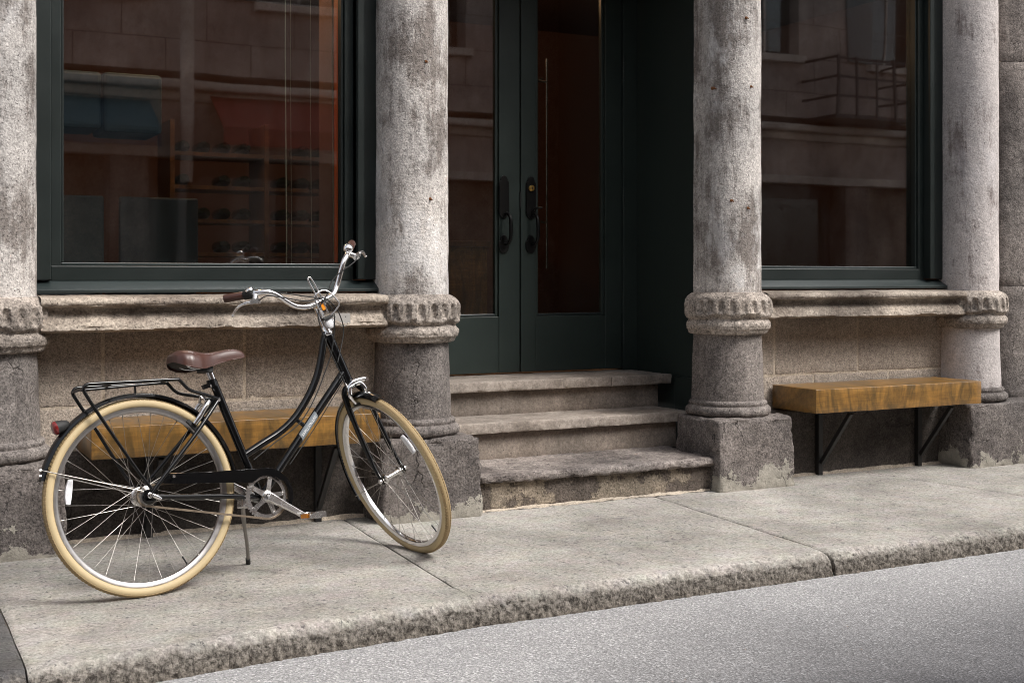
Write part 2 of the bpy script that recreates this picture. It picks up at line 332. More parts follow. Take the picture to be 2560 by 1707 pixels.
def roughbox(mb, x0, x1, y0, y1, z0, z1, res=.03, rnd=.012, amp=.003, sc=9., seed=0., mi=0, edge=0., taper=0.):
    """rounded, worn block: six grids pulled in at the edges and pushed about by noise"""
    lo = Vector((x0, y0, z0)); hi = Vector((x1, y1, z1)); dim = hi-lo
    nseg = [max(2, int(round(d/res))) for d in dim]; idx = {}; vs = []; fs = []
    il = lo+Vector((rnd,)*3); ih = hi-Vector((rnd,)*3)
    # denser rows at edges so that the rounding shows
    def ticks(a):
        n = nseg[a]; t = [i/n*dim[a] for i in range(n+1)]; e = [rnd*.3, rnd*.75]
        t += [q for q in e if q < dim[a]*.3]+[dim[a]-q for q in e if q < dim[a]*.3]
        return sorted(set(round(q, 5) for q in t))
    tk = [ticks(a) for a in range(3)]
    def vid(p):
        k = tuple(round(c, 5) for c in p)
        if k in idx: return idx[k]
        q = Vector([min(max(p[i], il[i]), ih[i]) for i in range(3)]); d = p-q
        n = d.normalized() if d.length > 1e-9 else Vector((0, 0, 1))
        pp = q+n*min(d.length, rnd) if d.length > 1e-9 else p
        am = amp*fbm(p, sc, 5, seed)
        if edge:
            ne = sum(1 for i in range(3) if abs(d[i]) > 1e-6)
            if ne >= 2: am -= edge*max(0, fbm(p, sc*1.7, 4, seed+3))
        pp = pp+n*am
        if taper: tz = (pp.z-z0)/(z1-z0); cx = (x0+x1)/2; pp.x = cx+(pp.x-cx)*(1+taper*(1-tz)); pp.y = y1+(pp.y-y1)*(1+taper*(1-tz))
        idx[k] = len(vs); vs.append(pp); return idx[k]
    for a in range(3):
        b, c = (a+1) % 3, (a+2) % 3
        for side, val in ((0, 0.), (1, dim[a])):
            for i in range(len(tk[b])-1):
                for j in range(len(tk[c])-1):
                    q = []
                    for (u, w) in ((i, j), (i+1, j), (i+1, j+1), (i, j+1)):
                        p = Vector((0, 0, 0)); p[a] = lo[a]+val; p[b] = lo[b]+tk[b][u]; p[c] = lo[c]+tk[c][w]; q.append(vid(p))
                    fs.append(q if side else q[::-1])
    mb.add(vs, fs, mi); return mb

def crom(pts, k=8, closed=False):
    pts = [Vector(p) for p in pts]; out = []; n = len(pts)
    for i in range(n if closed else n-1):
        g = (lambda j: pts[j % n]) if closed else (lambda j: pts[min(max(j, 0), n-1)])
        a, b, c, d = g(i-1), g(i), g(i+1), g(i+2)
        for q in range(k):
            t = q/k; out.append(.5*((2*b)+(c-a)*t+(2*a-5*b+4*c-d)*t*t+(3*b-a-3*c+d)*t**3))
    if not closed: out.append(pts[-1])
    return out
def lerp(tab, x):
    if x <= tab[0][0]: return tab[0][1]
    for (a, b), (c, d) in zip(tab, tab[1:]):
        if x <= c: return b+(d-b)*(x-a)/(c-a)
    return tab[-1][1]

# ================================================================== ground: road and pavement
ROAD_Z = -.092
o = MB().grid(60, 40, lambda u, v: (-70+140*u, -3.2+7.55*v, ROAD_Z)).build('road', 'road'); tag(o, kind='structure')
o = MB().box(-70, 70, -70, 80, -1.2, -.35).build('ground', 'road'); tag(o, kind='structure')
pave = MB().box(-40, 40, 4.1, 12, -.3, -.014).build('pavement', 'mortar'); tag(pave, kind='structure')
YF = [(-2, 3.74), (.4, 3.815), (1.1, 3.885), (1.9, 3.945), (3.5, 3.955), (4.6, 3.965), (9, 3.98)]
JX = {0: (.428, .0), 1: (1.905, .06), 2: (3.52, .07), 3: (5.38, -.15), 4: (6.98, -.05), 5: (8.6, 0), -1: (-1.3, 0), -2: (-3., 0)}
def JG(j, y):      # half width of joint j: the first one is filled near the kerb, the next stands open there
    if j == 1: return .0003+.0026*min(1, max(0, (y-4.12)/.12))
    if j == 2: return .0034+.007*max(0, 1-(y-3.9)/.25)
    return .0022
def slab(a, b, mat, seed, fine):
    XA = lambda y: JX[a][0]+JX[a][1]*(y-4)+JG(a, y)*(1+.8*fbm((a, y, 0), 5, 4, 2)); XB = lambda y: JX[b][0]+JX[b][1]*(y-4)-JG(b, y)*(1+.8*fbm((b, y, 3), 5, 4, 2))
    # profile stations: (kind, along) from the wall to the kerb and down its face
    st = [(0, v) for v in [i/26 for i in range(27)]]+[(1, v) for v in [i/20 for i in range(1, 21)]]
    nu = fine
    def P(i, j):
        u = i/(nu-1); k, t = st[j]
        uu = min(max((u-.0), 0), 1)
        yk = 5.7; xm = JX[a][0]+(JX[b][0]-JX[a][0])*u; yf = lerp(YF, xm)
        if k == 0: y = yk+(yf+.055-yk)*(1-(1-t)**1.6); z = 0.; ny, nz = 0, 1; am = .0012
        else:
            an = min(1, t/.62)*R_(74); rr = .055
            if t <= .62: y = yf+.055-rr*sin(an)*1.05; z = -rr*(1-cos(an))
            else: q = (t-.62)/.38; y = yf+.055-rr*sin(R_(74))*1.05-.012*q; z = -rr*(1-cos(R_(74)))-q*.075
            ny, nz = -sin(an), cos(an); am = .002+.0105*min(1, t/.4)
        x = XA(max(y, 3.9))+(XB(max(y, 3.9))-XA(max(y, 3.9)))*u
        ed = min(u, 1-u)*(JX[b][0]-JX[a][0])
        jj = a if u < .5 else b; ew = .016+(.035*max(0, 1-(y-3.9)/.2) if jj == 2 else 0); e = max(0, 1-ed/ew); z -= (.005+(.02*max(0, 1-(y-3.9)/.2) if jj == 2 else 0))*e*e*(0 if jj == 1 and y < 4.15 else 1)
        d = am*(fbm((x, y, z), 62, 5, seed)*.55+fbm((x, y, z), 24, 4, seed+9)*.45+fbm((x, y, z), 7, 3, seed+4)*.35)
        if k == 0: d += .002*fbm((x, y, 0), 1.4, 3, seed)
        return (x, y+ny*d, z+nz*d)
    vs = [P(i, j) for j in range(len(st)) for i in range(nu)]
    fs = [(j*nu+i, j*nu+i+1, (j+1)*nu+i+1, (j+1)*nu+i) for j in range(len(st)-1) for i in range(nu-1)]
    m = MB().add(vs, fs)
    # joint faces on both sides
    for col, flip in ((0, 1), (nu-1, 0)):
        base = len(m.v); n = len(st)
        top = [vs[j*nu+col] for j in range(n)]; m.v += [(p[0], p[1], p[2]-.05) for p in top]
        m.f += [(j*nu+col, (j+1)*nu+col, base+j+1, base+j) for j in range(n-1)]; m.mi += [0]*(n-1)
    o = m.build('paving_slab', mat, pave, smooth=50); return o
slab(-2, -1, 'asphalt_patch', 5, 60); slab(-1, 0, 'asphalt_patch', 1, 150)
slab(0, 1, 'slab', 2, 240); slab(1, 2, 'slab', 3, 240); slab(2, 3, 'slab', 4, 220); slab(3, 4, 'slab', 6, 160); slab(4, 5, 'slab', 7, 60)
o = MB().box(-40, 40, -4.6, -2.6, -.3, .02).build('pavement', 'mortar'); tag(o, kind='structure')

# ================================================================== the stone building
YC = 5.57; TOP = 3.35; YB = 5.675
bld = thing('stone_building', (3.3, 5.6, 0), 'old stone building front with half columns, dark green shop windows and recessed doors', 'building')
def part(mb, name, mat, parent=None, **k):
    o = mb.build(name, mat, None, **k)
    if parent is None: under(o, bld)
    else: o.parent = parent
    return o

def uring(xc, r, n, yb=YB):
    """plan of a half column: straight flank, half round, straight flank; yields (x, y, nx, ny, angle or None)"""
    L = []
    for k in range(4): L.append((xc-r, yb+(YC-yb)*k/4, -1, 0, None))
    for k in range(n+1):
        a = pi*k/n; L.append((xc-r*cos(a), YC-r*sin(a), -cos(a), -sin(a), a))
    for k in range(1, 5): L.append((xc+r, YC+(yb-YC)*k/4, 1, 0, None))
    return L
def uloft(xc, prof, n, disp, yb=YB):
    m = MB(); rows = []
    for (z, r) in prof:
        row = []
        for (x, y, nx, ny, a) in uring(xc, r, n, yb):
            d = disp(x, y, z, a); row.append((x+nx*d, y+ny*d, z))
        rows.append(row)
    w = len(rows[0]); vs = [p for r_ in rows for p in r_]
    fs = [(j*w+i, j*w+i+1, (j+1)*w+i+1, (j+1)*w+i) for j in range(len(rows)-1) for i in range(w-1)]
    fs += [tuple(range(w))[::-1], tuple(range((len(rows)-1)*w, len(rows)*w))]
    return m.add(vs, fs)

def column(xc, seed, shaft='shaft', flat=0, x1=None):
    # upper shaft
    pr = [(1.028+(TOP-1.028)*k/46, .1685-.004*k/46) for k in range(47)]
    col = part(uloft(xc, pr, 44, lambda x, y, z, a: .0022*fbm((x, y, z*.6), 14, 5, seed)+.002*fbm((x, y, z), 3, 3, seed)), 'column', shaft, smooth=60)
    # carved band: fluted drum over a roll
    key = [(.812, .186), (.818, .197), (.834, .205), (.842, .214), (.86, .219), (.874, .217), (.884, .209), (.892, .204), (.897, .207), (.903, .218), (.912, .2255), (.93, .2275), (.975, .2275), (.992, .2245), (1.008, .2165), (1.021, .204), (1.032, .186), (1.040, .166)]
    zs = []
    for (a, b), (c, d) in zip(key, key[1:]):
        k = max(2, int((c-a)/.0045)); zs += [(a+(c-a)*i/k, b+(d-b)*i/k) for i in range(k)]
    zs.append(key[-1])
    def cd(x, y, z, a):
        d = .0042*fbm((x, y, z), 18, 5, seed)+.0045*fbm((x, y, z), 5, 3, seed+2)
        ang = a if a is not None else -1
        if a is not None and .905 < z < 1.008:
            ph = (a/pi*11.5+.25*seed) % 1.; g = max(0, 1-((ph-.5)/.29)**4)
            zz = max(0, 1-abs((z-.948-.012*g)/.036)**4) if abs(z-.948-.012*g) < .036 else 0
            wear = .55+.45*min(1, max(0, .5+1.4*fbm((x, y, 0), 6, 2, seed+5)))
            d -= .020*g*zz*wear
        if .885 < z < .925:                 # spalled underside of the drum
            w = max(0, fbm((x*1.2, y, .3), 5.5, 3, seed+8)-.05); d -= .045*w*(1-abs(z-.905)/.02)
        return d
    part(uloft(xc, zs, 150, cd), 'capital', 'capital', col, smooth=65).matrix_parent_inverse = Matrix.Identity(4)
    pr = [(.448+.372*k/14, .183-.001*k) for k in range(15)]
    part(uloft(xc, pr, 44, lambda x, y, z, a: .003*fbm((x, y, z), 9, 5, seed+1)), 'pedestal', 'dark' if not flat else shaft, col, smooth=60)
    key = [(.372, .192), (.376, .206), (.386, .217), (.40, .221), (.414, .218), (.425, .207), (.429, .198), (.433, .199), (.442, .202), (.45, .199), (.456, .190), (.459, .181)]
    zs = []
    for (a, b), (c, d) in zip(key, key[1:]): zs += [(a, b), ((a+c)/2, (b+d)/2)]
    zs.append(key[-1])
    part(uloft(xc, zs, 90, lambda x, y, z, a: .004*fbm((x, y, z), 11, 5, seed+4)), 'base', 'dark', col, smooth=60)
    m = MB(); roughbox(m, xc-.246, x1 or xc+.248, 5.335, 5.74, -.03, .374, .02, .022, .007, 8, seed+6, edge=.02, taper=.03)
    part(m, 'plinth', 'plinth', col, smooth=50)
    return col
CX_ = [.49, 2.352, 4.224, 6.035]
cols = [column(CX_[0], 1.), column(CX_[1], 2.3), column(CX_[2], 3.7, flat=0), column(CX_[3], 5.1, 'shaft_smooth', flat=1)]
# parts whose parent part sits under the building Empty: children of a part inherit its frame, which is world space
# rusty anchors left in the shafts
def bolt(p, col, r=.009):
    m = MB(); m.lathe([(0, -.006), (r*.7, -.006), (r, .002), (r*1.25, .012)], 9, p, 'y'); m.tube([Vector(p)+Vector((0, -.006, 0)), Vector(p)+Vector((.004, -.016, -.006))], r*.35, 6)
    part(m, 'rusty_bolt', 'rust', col, smooth=40)
for x, z in ((2.347, 2.122), (2.369, 1.484)): bolt((x, YC-math.sqrt(max(.0, .166**2-(x-CX_[1])**2)), z), cols[1])
for x, z in ((4.206, 2.5), (4.07, 2.13), (4.235, 2.136), (4.13, 1.526), (4.215, 1.488)): bolt((x, YC-math.sqrt(max(.0, .166**2-(x-CX_[2])**2)), z), cols[2])

# neighbouring rough pier at the right and plain wall beyond it and at the left
def pierstone(z0, z1, sd_, name, par):
    n, k = 40, max(3, int((z1-z0)/.025))
    def fn(u, v):
        a = pi*u; x = 6.70-.41*cos(a); y = 5.70-.20*sin(a)**.7; z = z0+(z1-z0)*v
        d = .005*fbm((x, y, z), 24, 5, sd_)+.004*fbm((x, y, z), 5, 3, sd_); q = min(v, 1-v)*(z1-z0); d -= .008*max(0, 1-q/.012)
        return (x-cos(a)*d, y-sin(a)*d, z)
    return part(MB().grid(n, k, fn), name, 'dark', par, smooth=60)
pier = pierstone(.36, 1.064, 21, 'rough_pier', None)
pierstone(1.067, 2.462, 22, 'pier_stone', pier); pierstone(2.465, TOP, 23, 'pier_stone', pier)
part(MB().box(6.33, 7.05, 5.60, 5.9, .2, TOP), 'pier_core', 'mortar', pier)
m = MB(); roughbox(m, 6.30, 7.1, 5.345, 5.9, -.03, .366, .03, .03, .008, 8, 24); part(m, 'pier_plinth', 'plinth', pier, smooth=50)
part(MB().box(7.06, 16, 5.62, 6.1, -.1, 9.5), 'side_wall', 'opp'); part(MB().box(-9, .30, 5.66, 6.1, -.1, 9.5), 'side_wall', 'opp')
m = MB(); m.box(.30, 7.06, 5.42, 6.1, TOP-.01, TOP+.42); m.box(.30, 7.06, 5.30, 6.1, TOP+.425, TOP+.56); m.box(.30, 7.06, 5.5, 6.1, TOP+.565, 9.5); part(m, 'upper_wall', 'opp_trim', bevel=.01)

# window bays ---------------------------------------------------------------------------------
def sillstone(x0, x1, seed):
    prof = [(5.66, 1.046), (5.56, 1.042), (5.46, 1.037), (5.435, 1.033), (5.424, 1.024), (5.421, 1.014), (5.423, 1.006), (5.430, 1.0), (5.452, .996), (5.474, .989), (5.478, .975), (5.470, .957), (5.454, .942), (5.446, .928), (5.441, .916), (5.437, .906), (5.436, .900), (5.444, .894), (5.475, .889), (5.54, .886), (5.64, .885)]
    P2 = []
    for a, b in zip(prof, prof[1:]): P2 += [a, ((a[0]+b[0])/2, (a[1]+b[1])/2)]
    P2.append(prof[-1]); nu = 190
    def fn(u, v):
        j = v*(len(P2)-1); j = int(round(j)); y, z = P2[j]; x = x0+(x1-x0)*u
        d = .0032*fbm((x, y, z), 10, 5, seed)+.003*fbm((x, y, z), 34, 4, seed+1)
        if z < .915: z += .009*max(0, fbm((x, 0, 0), 5, 5, seed+3)); y += .01*max(0, fbm((x, 1, 0), 7, 4, seed+3))
        if z > 1.0 and y < 5.45: y += .008*max(0, fbm((x, 2, 0), 4, 4, seed+6))
        return (x, y-d if y < 5.6 else y, z+d*.5)
    return part(MB().grid(nu, len(P2), fn), 'stone_sill', 'sill', smooth=50)
def bay(x0, x1, jx_up, jx_lo, seed):
    back = part(MB().box(x0, x1, 5.6295, 5.8, -.05, 1.03), 'dado_wall', 'mortar')
    def row(xs, z0, z1, s0):
        for k, (a, b) in enumerate(zip(xs, xs[1:])):
            m = MB(); roughbox(m, a+.0065, b-.0065, 5.6275, 5.70, z0, z1, .03, .003, .0014, 8, seed+k+s0, edge=.003)
            part(m, 'stone_block', 'dado', back, smooth=50)
    row([x0]+jx_up+[x1], .572, .884, 0); row([x0]+jx_lo+[x1], .386, .56, 20)
    m = MB(); roughbox(m, x0+.02, x1-.02, 5.572, 5.68, -.05, .376, .03, .02, .007, 7, seed+40); part(m, 'base_course', 'base', back, smooth=50)
    m = MB(); mm = 60
    part(MB().grid(mm, 4, lambda u, v: (x0+(x1-x0)*u, 5.575-.03*v-.012*fbm((x0+u*1.5, 0, 0), 9, 4, seed)*v, .018*(1-v)**2-.004*v+.001)), 'mortar_fillet', 'mortar', back, smooth=60)
bay(.66, 2.18, [.935, 1.552], [1.2, 1.84], 2); bay(4.37, 5.87, [4.578, 5.192], [4.86, 5.43], 7)
sillstone(.66, 2.17, 1.5); s2 = sillstone(4.37, 5.86, 4.5)
# worn plate fixed to the sill
m = MB(); m.prism([(1.905, .898), (1.93, .902), (1.945, .895), (1.99, .9), (1.992, .955), (1.905, .957)], lambda a, b, d: (a, 5.437+(b-.9)*.22+d, b), 0, .008)
pl = part(m, 'repair_plate', 'plate', bevel=.0015)
for x in (1.918, 1.968): part(MB().lathe([(0, -.004), (.005, -.003), (.008, .001), (.008, .006)], 10, (x, 5.449, .937), 'y'), 'screw', 'iron', pl, smooth=40)

def window(x0, x1, g0, g1, seed):
    zs0, zg = 1.108, 1.182
    m = MB()
    m.box(x0, g0-.045, 5.625, 5.78, zs0, TOP); m.box(g1+.045, x1, 5.625, 5.78, zs0, TOP)        # outer jambs
    m.box(x0+.001, x1-.001, 5.628, 5.779, TOP-.12, TOP-.001)
    fr = part(m, 'window', 'green', bevel=.003)
    for a, b in ((g0-.044, g0), (g1, g1+.044)): part(MB().box(a, b, 5.655, 5.76, zs0+.002, TOP-.121), 'window_stile', 'green', fr, bevel=.004)
    part(MB().box(g0-.043, g1+.043, 5.652, 5.76, zs0-.005, zg-.014), 'window_rail', 'green', fr, bevel=.004)
    part(MB().box(g0+.001, g1-.001, 5.668, 5.72, zg-.0135, zg), 'glazing_bead', 'green_skylit', fr, bevel=.003)
    for a, b in ((g0+.0005, g0+.012), (g1-.012, g1-.0005)): part(MB().box(a, b, 5.670, 5.72, zg+.001, TOP-.12), 'glazing_bead', 'green', fr, bevel=.003)
    part(MB().box(g0+.002, g1-.002, 5.700, 5.708, zg-.008, TOP-.05), 'pane', 'glass', fr)
    m = MB(); m.prism([(5.585, 1.052), (5.585, 1.066), (5.655, 1.104), (5.78, 1.104), (5.78, 1.052)], lambda a, b, d: (d, a, b), x0+.002, x1-.002)
    part(m, 'painted_sill', 'green_skylit', fr, bevel=.002)
window(.655, 2.192, .768, 2.040, 1); window(4.37, 5.87, 4.43, 5.700, 2)
part(MB().box(5.742, 5.775, 5.60, 5.66, 1.11, TOP-.02), 'cover_strip', 'green', bevel=.004)
part(MB().box(2.085, 2.118, 5.60, 5.66, 1.11, TOP-.02), 'cover_strip', 'green', bevel=.004)

# recessed entrance ---------------------------------------------------------------------------
YD = 6.57
m = MB(); m.box(4.265, 4.36, 5.65, 6.72, .0, TOP); part(m, 'entrance_side', 'doorgreen', bevel=.003)
part(MB().box(4.245, 4.2645, 5.74, 6.13, .17, .54), 'entrance_skirting', 'doorgreen', bevel=.003)
part(MB().box(2.30, 2.44, 5.65, 6.72, .0, TOP), 'entrance_side', 'doorgreen', bevel=.003)
m = MB(); m.box(4.163, 4.264, YD-.015, 6.72, .552, TOP); m.box(2.441, 2.60, YD-.015, 6.72, .552, TOP); m.box(2.601, 4.162, YD-.012, 6.72, 3.12, TOP); part(m, 'door_frame', 'doorgreen', bevel=.003)
part(MB().box(2.4, 4.3, 5.72, 6.7, TOP-.02, TOP+.1), 'entrance_soffit', 'green')
def door(x0, x1, g0, g1, hx, label, cyl):
    z0, z1, zr = .562, 3.11, .905
    m = MB(); m.box(x0, g0-.02, YD, YD+.05, z0, z1); d = part(m, 'door', 'doorgreen', bevel=.003); d['label'] = label
    part(MB().box(g1+.02, x1, YD, YD+.05, z0, z1), 'door_stile', 'doorgreen', d, bevel=.003)
    part(MB().box(g0-.0195, g1+.0195, YD+.001, YD+.05, z0, zr-.016), 'door_rail', 'doorgreen', d, bevel=.003)
    part(MB().box(g0-.0195, g1+.0195, YD+.001, YD+.05, 3.0, z1), 'door_rail', 'doorgreen', d, bevel=.003)
    for a, b in ((g0-.019, g0), (g1, g1+.019)): part(MB().box(a, b, YD+.012, YD+.045, zr-.015, 2.999), 'glazing_bead', 'doorgreen', d, bevel=.004)
    part(MB().box(g0+.0005, g1-.0005, YD+.010, YD+.045, zr-.0155, zr), 'glazing_bead', 'green_skylit', d, bevel=.004)
    part(MB().box(g0+.001, g1-.001, YD+.026, YD+.032, zr+.001, 2.999), 'pane', 'doorglass', d)
    # handle set: long plate, curved pull, lower rosette
    def arch(x, w, za, zb, lower=False):
        o = []; h = .033
        for k in range(13): a = pi*k/12; o.append((x+w*.74*cos(a), zb-h+h*sin(a)))
        o += [(x-w, zb-h-.004), (x-w, za+.03)]
        for k in range(13): a = pi+pi*k/12; o.append((x+w*(.9)*cos(a), za+.03+.03*sin(a)))
        o += [(x+w, za+.03), (x+w, zb-h-.004)]
        return o
    hp = part(MB().prism(arch(hx, .032, 1.462, 1.712), lambda a, b, q: (a, YD-q, b), -.002, .012), 'handle', 'bronze', d, bevel=.004)
    part(MB().prism(arch(hx, .033, 1.258, 1.365), lambda a, b, q: (a, YD-q, b), -.002, .010), 'rosette', 'bronze', d, bevel=.004)
    pts = crom([(hx+.004, YD-.005, 1.485), (hx+.008, YD-.04, 1.488), (hx+.014, YD-.062, 1.462), (hx+.016, YD-.066, 1.40), (hx+.015, YD-.062, 1.345), (hx+.008, YD-.042, 1.312), (hx+.003, YD-.004, 1.312)], 6)
    rs = [.008+.0035*max(0, sin(pi*i/(len(pts)-1)))**2 for i in range(len(pts))]
    part(MB().tube(pts, rs, 10), 'pull', 'bronze', d, smooth=50)
    if cyl:
        m = MB(); m.lathe([(0, -.012), (.012, -.012), (.0185, -.006), (.0185, .004)], 20, (hx, YD-.014, 1.642), 'y'); cy = part(m, 'lock', 'brass', d, smooth=40)
        part(MB().box(hx-.0018, hx+.0018, YD-.0285, YD-.024, 1.634, 1.65), 'keyway', 'iron', d)
        part(MB().tube([(hx+.004, YD-.012, 1.50), (hx+.008, YD-.035, 1.522), (hx+.03, YD-.055, 1.527), (hx+.046, YD-.056, 1.526)], [.008, .006, .006, .007], 8), 'thumb_latch', 'bronze', d, smooth=50)
        for z in (2.39, 1.603, .785):
            mh = MB(); [mh.lathe([(0, q), (.0075, q), (.0075, q+.026), (0, q+.026)], 10, (x1+.006, YD-.012, z-.07), 'z') for q in (0, .028, .056, .084, .112)]
            part(mh, 'hinge', 'doorgreen', d, smooth=40)
        pb = MB()
        for x in (3.60, 3.70): pb.tube([(x, YD+.12, 1.17), (x, YD+.12, 2.44)], .007, 8)
        for z in (1.45, 2.30): pb.tube([(3.585, YD+.12, z), (3.70, YD+.12, z)], .007, 8); pb.tube([(3.625, YD+.045, z), (3.625, YD+.12, z)], .007, 8)
        part(pb, 'inner_pull_bar', 'chrome', d, smooth=50)
    else:
        part(MB().box(x1-.001, x1+.004, YD-.006, YD+.02, 1.53, 1.62), 'strike', 'iron', d)
door(2.605, 3.4535, 2.76, 3.297, 3.346, 'left leaf with a narrow plain handle plate', False)
door(3.4615, 4.1605, 3.582, 4.022, 3.525, 'right leaf with a round brass lock', True)

# steps ---------------------------------------------------------------------------------------
m = MB(); roughbox(m, 2.60, 4.02, 5.408, 5.95, -.02, .14, .02, .012, .006, 9, 31, edge=.01); st = part(m, 'step', 'oldriser', smooth=50)
m = MB(); roughbox(m, 2.61, 4.025, 5.372, 5.97, .134, .176, .012, .014, .0065, 8, 32, edge=.018); part(m, 'step_tread', 'oldstep', st, smooth=50)
m = MB(); nn = 140
part(MB().grid(nn, 5, lambda u, v: (2.56+1.48*u, 5.424-.036*v-.014*fbm((u*1.5, 3, 0), 9, 5, 2)*v, .020*(1-v)**1.5+.004*fbm((u*1.5, v*.2, 5), 14, 4, 1)+.002)), 'mortar_fillet', 'mortar', st, smooth=60)
m = MB(); roughbox(m, 2.44, 4.09, 5.885, 6.3, .165, .31, .035, .006, .002, 6, 33); st = part(m, 'step', 'riser', smooth=50)
m = MB(); roughbox(m, 2.44, 4.155, 5.842, 6.3, .311, .366, .014, .005, .0022, 14, 34, edge=.008); part(m, 'step_tread', 'tread', st, smooth=50)
m = MB(); roughbox(m, 2.44, 4.17, 6.185, 6.6, .362, .495, .035, .006, .002, 6, 35); st = part(m, 'step', 'riser', smooth=50)
m = MB(); roughbox(m, 2.44, 3.82, 6.142, 6.70, .496, .5515, .014, .005, .0022, 14, 36, edge=.008); part(m, 'step_tread', 'tread', st, smooth=50)
m = MB(); roughbox(m, 3.822, 4.235, 6.142, 6.70, .496, .551, .014, .005, .0022, 14, 37, edge=.008); part(m, 'step_tread', 'tread', st, smooth=50)

# ------------------------------------------------------------------ the room behind the glass
m = MB(); m.box(.32, 7.0, 9.6, 9.7, .4, TOP); m.box(.30, .36, 5.8, 9.6, .4, TOP); m.box(6.98, 7.05, 5.8, 9.6, .4, TOP); part(m, 'room_wall', 'room')
part(MB().box(.32, 7.02, 6.72, 9.6, .45, .549), 'room_floor', 'roomfloor'); part(MB().box(.32, 7.02, 5.8, 9.7, TOP-.1, TOP+.05), 'room_ceiling', 'room')
part(MB().box(2.2, 2.36, 5.8, 6.5, .4, TOP), 'room_partition', 'room')
for a, b in ((.7695, .778), (2.030, 2.0385)): part(MB().box(a, b, 5.725, 5.775, 1.19, TOP-.13), 'edge_glow_strip', 'orange')  # strips coloured orange for the red glow reflected at the pane edges
cb_ = MB(); cb_.box(.80, 1.14, 6.9, 7.25, 1.9, 2.2); cb_.box(1.145, 1.45, 6.88, 7.25, 1.885, 2.2); tag(cb_.build('wall_cupboard', 'teal', bevel=.02), 'dark teal wall cupboard inside the wide window', 'cupboard')
for x, y, r in ((1.86, 6.0, .003), (2.02, 6.1, .002), (2.12, 6.05, .004), (1.98, 6.3, .002)):
    tag(MB().tube([(x, y, .56), (x+.004, y, 1.3), (x-.003, y, 2.2), (x, y, TOP-.1)], r, 6).build('hanging_cord', 'cord'), 'thin pale cord hanging from ceiling to floor behind the wide window', 'cord', 'cords behind the wide window')
rack = thing('wine_rack', (2.6, 8.1, .549), 'dark wooden wine rack full of bottles behind the wide shop window', 'wine rack')
for z in [.62+.21*k for k in range(7)]: under(MB().box(1.75, 3.5, 7.95, 8.3, z, z+.025).build('shelf', 'darkwood', bevel=.003), rack)
for x in (1.72, 2.32, 2.92, 3.5): under(MB().box(x, x+.03, 7.94, 8.31, .549, 2.1).build('upright', 'darkwood', bevel=.003), rack)
pb = MB().lathe([(0, 0), (.037, 0), (.038, .01), (.038, .19), (.03, .215), (.0145, .235), (.0145, .28), (0, .281)], 14, (0, 0, 0), (0, -1, 0))
proto = None
for k in range(7):
    for i in range(13):
        x = 1.82+.13*i
        if abs(x-2.335) < .06 or abs(x-2.935) < .06 or random.random() < .15: continue
        if proto is None: b = pb.build('wine_bottle', 'bottle', smooth=40); proto = b
        else: b = proto.copy(); COL.objects.link(b)
        b.location = (x, 8.2, .62+.21*k+.025+.0385 if k < 7 else 0)
        tag(b, 'dark wine bottle lying in the wooden rack behind the window', 'bottle', 'bottles in the wine rack')
cab = thing('cabinet', (3.0, 7.9, .549), 'pale wooden cabinet standing behind the glass of the left door', 'cabinet')
under(MB().box(3.28, 3.75, 7.6, 8.0, .549, 1.32).build('carcass', 'wood', bevel=.004), cab); under(MB().box(3.26, 3.77, 7.58, 8.02, 1.321, 1.36).build('cabinet_top', 'darkwood', bevel=.004), cab)
def chair(x, y, lab):
    c = thing('chair', (x, y, .549), lab, 'chair', 'chairs inside the shop')
    under(MB().box(x-.21, x+.21, y, y+.42, 1.0, 1.06).build('seat', 'bluegrey', bevel=.01), c)
    under(MB().box(x-.21, x+.21, y-.05, y-.01, 1.1, 1.55).build('backrest', 'bluegrey', bevel=.01), c)
    for dx in (-.18, .18):
        for dy in (-.03, .38): under(MB().tube([(x+dx, y+dy, .549), (x+dx, y+dy, 1.1 if dy < 0 else 1.0)], .014, 8).build('leg', 'iron', smooth=40), c)
chair(.95, 7.0, 'blue grey upholstered stool with a back, just inside the wide window'); chair(1.45, 7.0, 'blue grey upholstered stool with a back, just inside the wide window')
def pendant(x, y, z, lab, pw):  # added lamps, hung out of view to brighten the room behind the glass
    p = thing('added_lamp', (x, y, z), lab, 'lamp')
    under(MB().tube([(x, y, z+.1), (x, y, TOP-.1)], .004, 6).build('cord', 'iron'), p)
    under(MB().lathe([(.02, .1), (.06, .06), (.085, 0), (.08, 0), (.055, .055), (.015, .09)], 20, (x, y, z), 'z').build('lamp_shade', 'iron', smooth=50), p)
    under(MB().lathe([(0, -.03), (.02, -.02), (.028, .0), (.02, .025), (0, .04)], 14, (x, y, z+.01), 'z').build('bulb', 'lamp', smooth=60), p)
    l = bpy.data.lights.new('fill_light', 'POINT'); l.energy = pw; l.color = (1, .55, .28); l.shadow_soft_size = .04
    lo = bpy.data.objects.new('fill_light', l); COL.objects.link(lo); lo.location = (0, 0, -.05); lo.parent = p
pendant(1.6, 6.9, 3.05, 'unseen iron lamp added to light the room behind the wide window', 24); pendant(3.95, 7.3, 3.08, 'unseen iron lamp added to light the room behind the recessed doors', 11)

